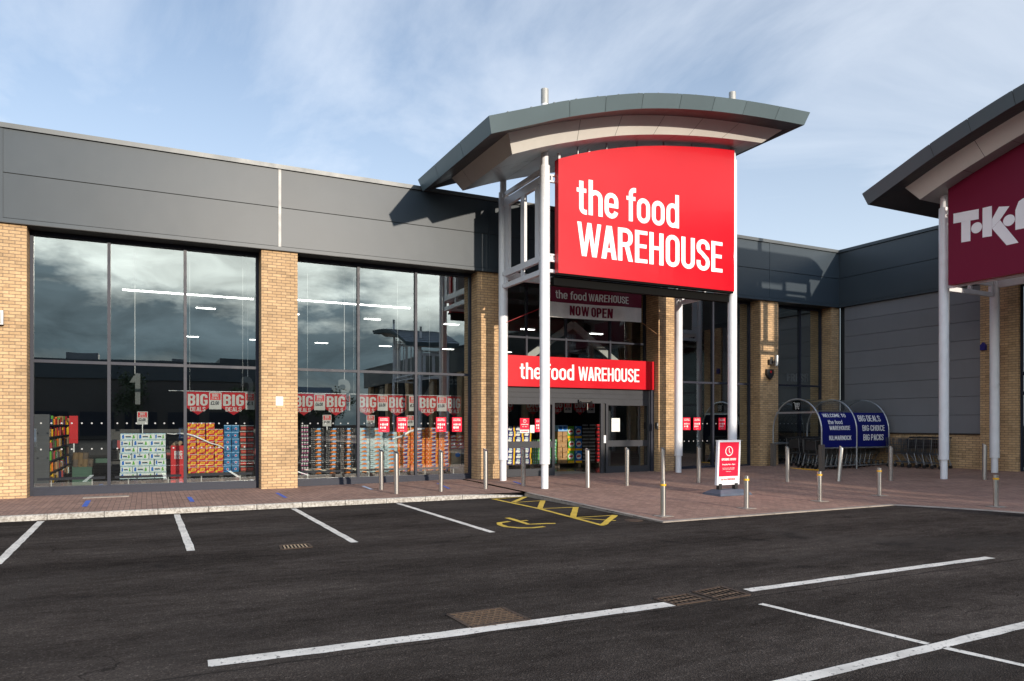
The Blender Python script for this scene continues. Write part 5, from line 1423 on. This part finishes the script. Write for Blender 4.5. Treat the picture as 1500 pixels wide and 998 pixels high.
# aisle number signs, shelf, posts
for body, x0, x1, lab in (('1', -.42, -.16, 'pale hanging aisle number one'), ('2', 2.43, 2.83, 'pale hanging aisle number two'), ('3', 5.25, 5.65, 'pale hanging aisle number three'), ('4', 8.0, 8.45, 'pale hanging aisle number four')):
    t = MB(); letters(t, body, x0, x1, 2.2, 3.05, 22.5, 'grey_num', .03)
    t.tube([((x0 + x1) / 2, 22.5, 3.04), ((x0 + x1) / 2, 22.5, 6.35)], .01, 'white_steel', 6)
    solo('aisle_sign', t, ((x0 + x1) / 2, 22.5, 2.2), lab, 'aisle sign')
fr = MB(); letters(fr, 'FRESH', 22.6, 24.3 - .5, 3.36, 3.68, 21, 'wallpanel', .03); solo('aisle_sign', fr, (23.2, 21, 3.4), 'dim FRESH lettering hanging behind the far right window', 'aisle sign')
# shelf with goods, going back into the shop
she = thing('shelving', (-2.2, 23.5, .05), 'tall shelf unit crowded with mixed goods in the first window', 'shelving')
part('back_panel', MB().box(-2.75, -2.70, 21.2, 27, .05, 1.9, 'shelf'), she)
for k in range(6): part('shelf_board', MB().box(-2.70, -2.14, 21.2, 27, .12 + k * .30, .145 + k * .30, 'shelf'), she)
part('end_panel', MB().box(-2.70, -2.14, 21.17, 21.198, .05, 1.9, 'shelf'), she)
g = MB(); mats = ['pred', 'porange', 'pyellow', 'card', 'pbrown', 'pack_white', 'ink', 'pgreen', 'tan', 'pnavy', 'red_edge', 'wood']
for k in range(6):
    yy = 21.25
    while yy < 26.9:
        d_ = random.uniform(.08, .2); h = random.uniform(.12, .26)
        if random.random() < .5: g.cyl((-2.25, yy + d_ / 2, .147 + k * .3), (-2.25, yy + d_ / 2, .147 + k * .3 + h), d_ * .45, random.choice(mats), 8)
        else: g.box(-2.5, -2.15 - random.uniform(0, .05), yy, yy + d_ * .9, .147 + k * .3, .147 + k * .3 + h, random.choice(mats))
        yy += d_ + .01
gd = part('goods', g, she); gd['kind'] = 'stuff'
ps = thing('sign_post', (-1.62, 22.6, .05), 'upright red sign panel at the end of the mixed shelf', 'sign')
part('panel', MB().box(-1.84, -1.64, 22.6, 22.62, 1.15, 1.88, 'pred'), ps); part('post', MB().box(-1.75, -1.72, 22.622, 22.64, .05, 1.5, 'galv'), ps)
t = MB(); letters(t, 'SALE', -1.81, -1.67, 1.45, 1.55, 22.594, 'paper', .02); 
fb_ = thing('produce_bin', (-1.5, 22.4, .05), 'green produce bin heaped with brown paper bags beside the shelf', 'bin')
part('tub', MB().box(-1.75, -1.3, 22.3, 22.8, .05, .55, 'green_plastic').box(-1.3, -.95, 22.9, 23.4, .6, .72, 'green_plastic'), fb_)
g = MB()
for k in range(7): 
    cx, cz = -1.68 + .11 * (k % 4), .60 + .17 * (k // 4); g.cyl((cx, 22.35, cz - .06), (cx + .02, 22.33, cz + .14), .075, 'bag' if k % 3 else 'wood', 9)
part('bags', g, fb_)
gon = thing('shelving', (-.6, 28, .05), 'long dark gondola of goods behind the water packs', 'shelving')
part('frame', MB().box(-1.0, 8.4, 26.0, 26.4, .05, 1.5, 'plastic').box(-1.0, 8.4, 25.7, 26.0, .05, .2, 'plastic'), gon)
g = MB()
for k in range(3):
    x = -.95
    while x < 8.3:
        d_ = random.uniform(.1, .3); g.box(x, x + d_ * .92, 25.75, 26.0, .22 + k * .34, .22 + k * .34 + random.uniform(.18, .3), random.choice(['pbrown', 'wood', 'ink', 'red_edge', 'shelf', 'pnavy', 'plastic'])); x += d_
gg = part('goods', g, gon); gg['kind'] = 'stuff'
# ceiling lights
lights = []
def strip_light(x0, x1, y, z, lab):
    r = thing('ceiling_light', ((x0 + x1) / 2, y, z), lab, 'ceiling light', 'strip lights in the shop')
    part('tube', MB().box(x0, x1, y - .05, y + .05, z, z + .03, 'lamp'), r); part('housing', MB().box(x0, x1, y - .07, y + .07, z + .032, z + .08, 'white_steel'), r)
def spot(x, y, z, k):
    r = thing('ceiling_light', (x, y, z), k, 'ceiling light', 'small panel lights in the shop')
    part('diffuser', MB().box(x - .3, x + .3, y - .08, y + .08, z, z + .02, 'lamp'), r); part('housing', MB().box(x - .32, x + .32, y - .10, y + .10, z + .021, z + .09, 'white_steel'), r)
strip_light(-.65, 3.1, 25, 5.7, 'long strip light across the upper panes of the first window'); strip_light(4.5, 8.4, 25, 5.78, 'long strip light across the upper panes of the second window')
k = 0
for yy, zz in ((27, 5.6), (36, 5.6)):
    for xx in (1.8, 4.6, 7.6, 10.8, 14.2, 17.6):
        spot(xx, yy, zz, 'small panel light, %s from the left in the %s row from the windows' % (ORD[k % 6], ORD[k // 6])); k += 1

# ------------------------------------------------------------------ things behind the camera, seen in the glass
op = thing('retail_unit', (2, -62, 0), 'long dark flat roofed unit across the car park, seen reflected in the glass', 'shop building')
part('wall', MB().box(-14, 17, -74, -62, -.1, 9.0, 'brown_wall'), op); part('fascia', MB().box(-14.2, 17.2, -74.2, -61.8, 7.2, 9.6, 'wingdark'), op)
for k in range(6): part('window', MB().box(-12 + k * 4.8, -8.4 + k * 4.8, -61.98, -61.9, .3, 3.2, 'frame'), op)
for k, (x0, x1, y0, h, lab) in enumerate([(18, 27, -78, 5.2, 'low house with a pitched roof right of the dark far unit'), (-30, -18, -80, 5.0, 'low house with a pitched roof left of the dark far unit')]):
    ho = thing('house', ((x0 + x1) / 2, y0, AZ), lab + ', seen reflected', 'house')
    part('wall', MB().box(x0, x1, y0 - 7, y0, AZ, h, 'brown_wall'), ho)
    rf = MB().prism([(y0 + .4, h), (y0 - 3.5, h + 2.6), (y0 - 7.4, h)], 'x', x0 - .3, x1 + .3, 'wingdark'); rr = part('roof', rf, ho)
    part('chimney', MB().box(x0 + 1, x0 + 1.8, y0 - 4, y0 - 3.2, h + 1.5, h + 3.6, 'brown_wall'), rr)
part('plant_box', MB().box(-9, -5.5, -69, -66, 9.55, 10.7, 'wallpanel'), op); part('plant_box', MB().box(3, 4.6, -68, -66.5, 9.55, 10.3, 'wallpanel'), op)
part('parapet', MB().box(8.5, 17.2, -74.1, -61.75, 9.6, 10.25, 'wingdark'), op)
def car(x, y, rot, paint, lab):
    root = thing('parked_car', (x, y, AZ), lab, 'car', rot=rot); OFF[root] = Vector((0, 0, 0))
    b = MB(); prof = [(-2.1, .30), (2.1, .30), (2.15, .62), (1.9, .80), (1.05, .92), (.45, 1.42), (-1.15, 1.46), (-1.95, 1.0), (-2.15, .85)]
    b.prism(prof, 'y', -.84, .84, paint); part('body', b, root)
    g_ = MB()
    for sy in (-.846, .843): g_.prism([(.92, .95), (.42, 1.36), (-1.1, 1.39), (-1.6, 1.0)], 'y', sy, sy + .003, 'void')
    part('side_window', g_, root)
    part('windscreen', MB().quad((1.06, -.7, .935), (1.06, .7, .935), (.49, .66, 1.40), (.49, -.66, 1.40), 'void'), root)
    for wx in (-1.3, 1.35):
        for wy in (-.80, .80): part('rim', MB().cyl((wx, wy - .075, .31), (wx, wy + .075, .31), .19, 'galv', 14), part('wheel', MB().cyl((wx, wy - .07, .31), (wx, wy + .07, .31), .31, 'plastic', 20), root))
    for wy in (-.6, .6): part('headlight', MB().box(2.10, 2.16, wy - .14, wy + .14, .62, .74, 'paper'), root)
M['car_silver'] = plain('silver_car_paint', (.32, .33, .34), .3, .4, .03, 1, 0, .5); M['car_blue'] = plain('blue_car_paint', (.02, .05, .16), .3, 0, .03, 1, 0, .5)
car(-7.5, -18, R(84), 'car_silver', 'silver hatchback parked across the car park, seen reflected in the glass')
car(3.4, -31, R(92), 'car_blue', 'dark blue hatchback parked across the car park, seen reflected in the glass')
def tree(x, y, h, lab, seed):
    rnd = random.Random(seed)
    root = thing('tree', (x, y, AZ), lab, 'tree', 'trees across the car park')
    t = MB(); t.cyl((x, y, AZ), (x + .1, y, h * .55), .18, 'bark', 10, .08)
    for k in range(6):
        a = rnd.uniform(0, 6.28); t.cyl((x, y, h * rnd.uniform(.3, .5)), (x + math.cos(a) * h * .25, y + math.sin(a) * h * .25, h * rnd.uniform(.6, .85)), .06, 'bark', 6, .02)
    part('trunk', t, root)
    c = MB(); cl = [(rnd.gauss(0, h * .17), rnd.gauss(0, h * .17), h * rnd.uniform(.42, .95)) for _ in range(16)]
    for _ in range(1500):
        q = rnd.choice(cl); p = Vector((x + q[0] + rnd.gauss(0, .45), y + q[1] + rnd.gauss(0, .45), q[2] + rnd.gauss(0, .4)))
        a = Vector((rnd.gauss(0, 1), rnd.gauss(0, 1), rnd.gauss(0, 1))).normalized() * .16; b = a.cross(Vector((rnd.gauss(0, 1), rnd.gauss(0, 1), rnd.gauss(0, 1)))).normalized() * .1
        c.add([p - a, p + b, p + a, p - b], [(0, 1, 2, 3)], 'leaf')
    part('crown', c, root)
for k, (x, y, h) in enumerate([(-19, -60, 6.5), (-24, -64, 7), (19.5, -70, 6), (-16.5, -52, 5), (-1.5, -57, 7.5), (12, -56, 6.2), (23, -62, 6.5)]):
    tree(x, y, h, 'broadleaf tree %s, reflected in the glass' % ['left of the far unit', 'furthest left', 'right of the far unit', 'nearest the camera', 'in front of the middle of the far unit', 'in front of the right end of the far unit', 'furthest right'][k], 30 + k)
for o in bpy.data.objects:
    if o.type == 'EMPTY' and not o.parent and not o.get('label'): print('NO LABEL', o.name)
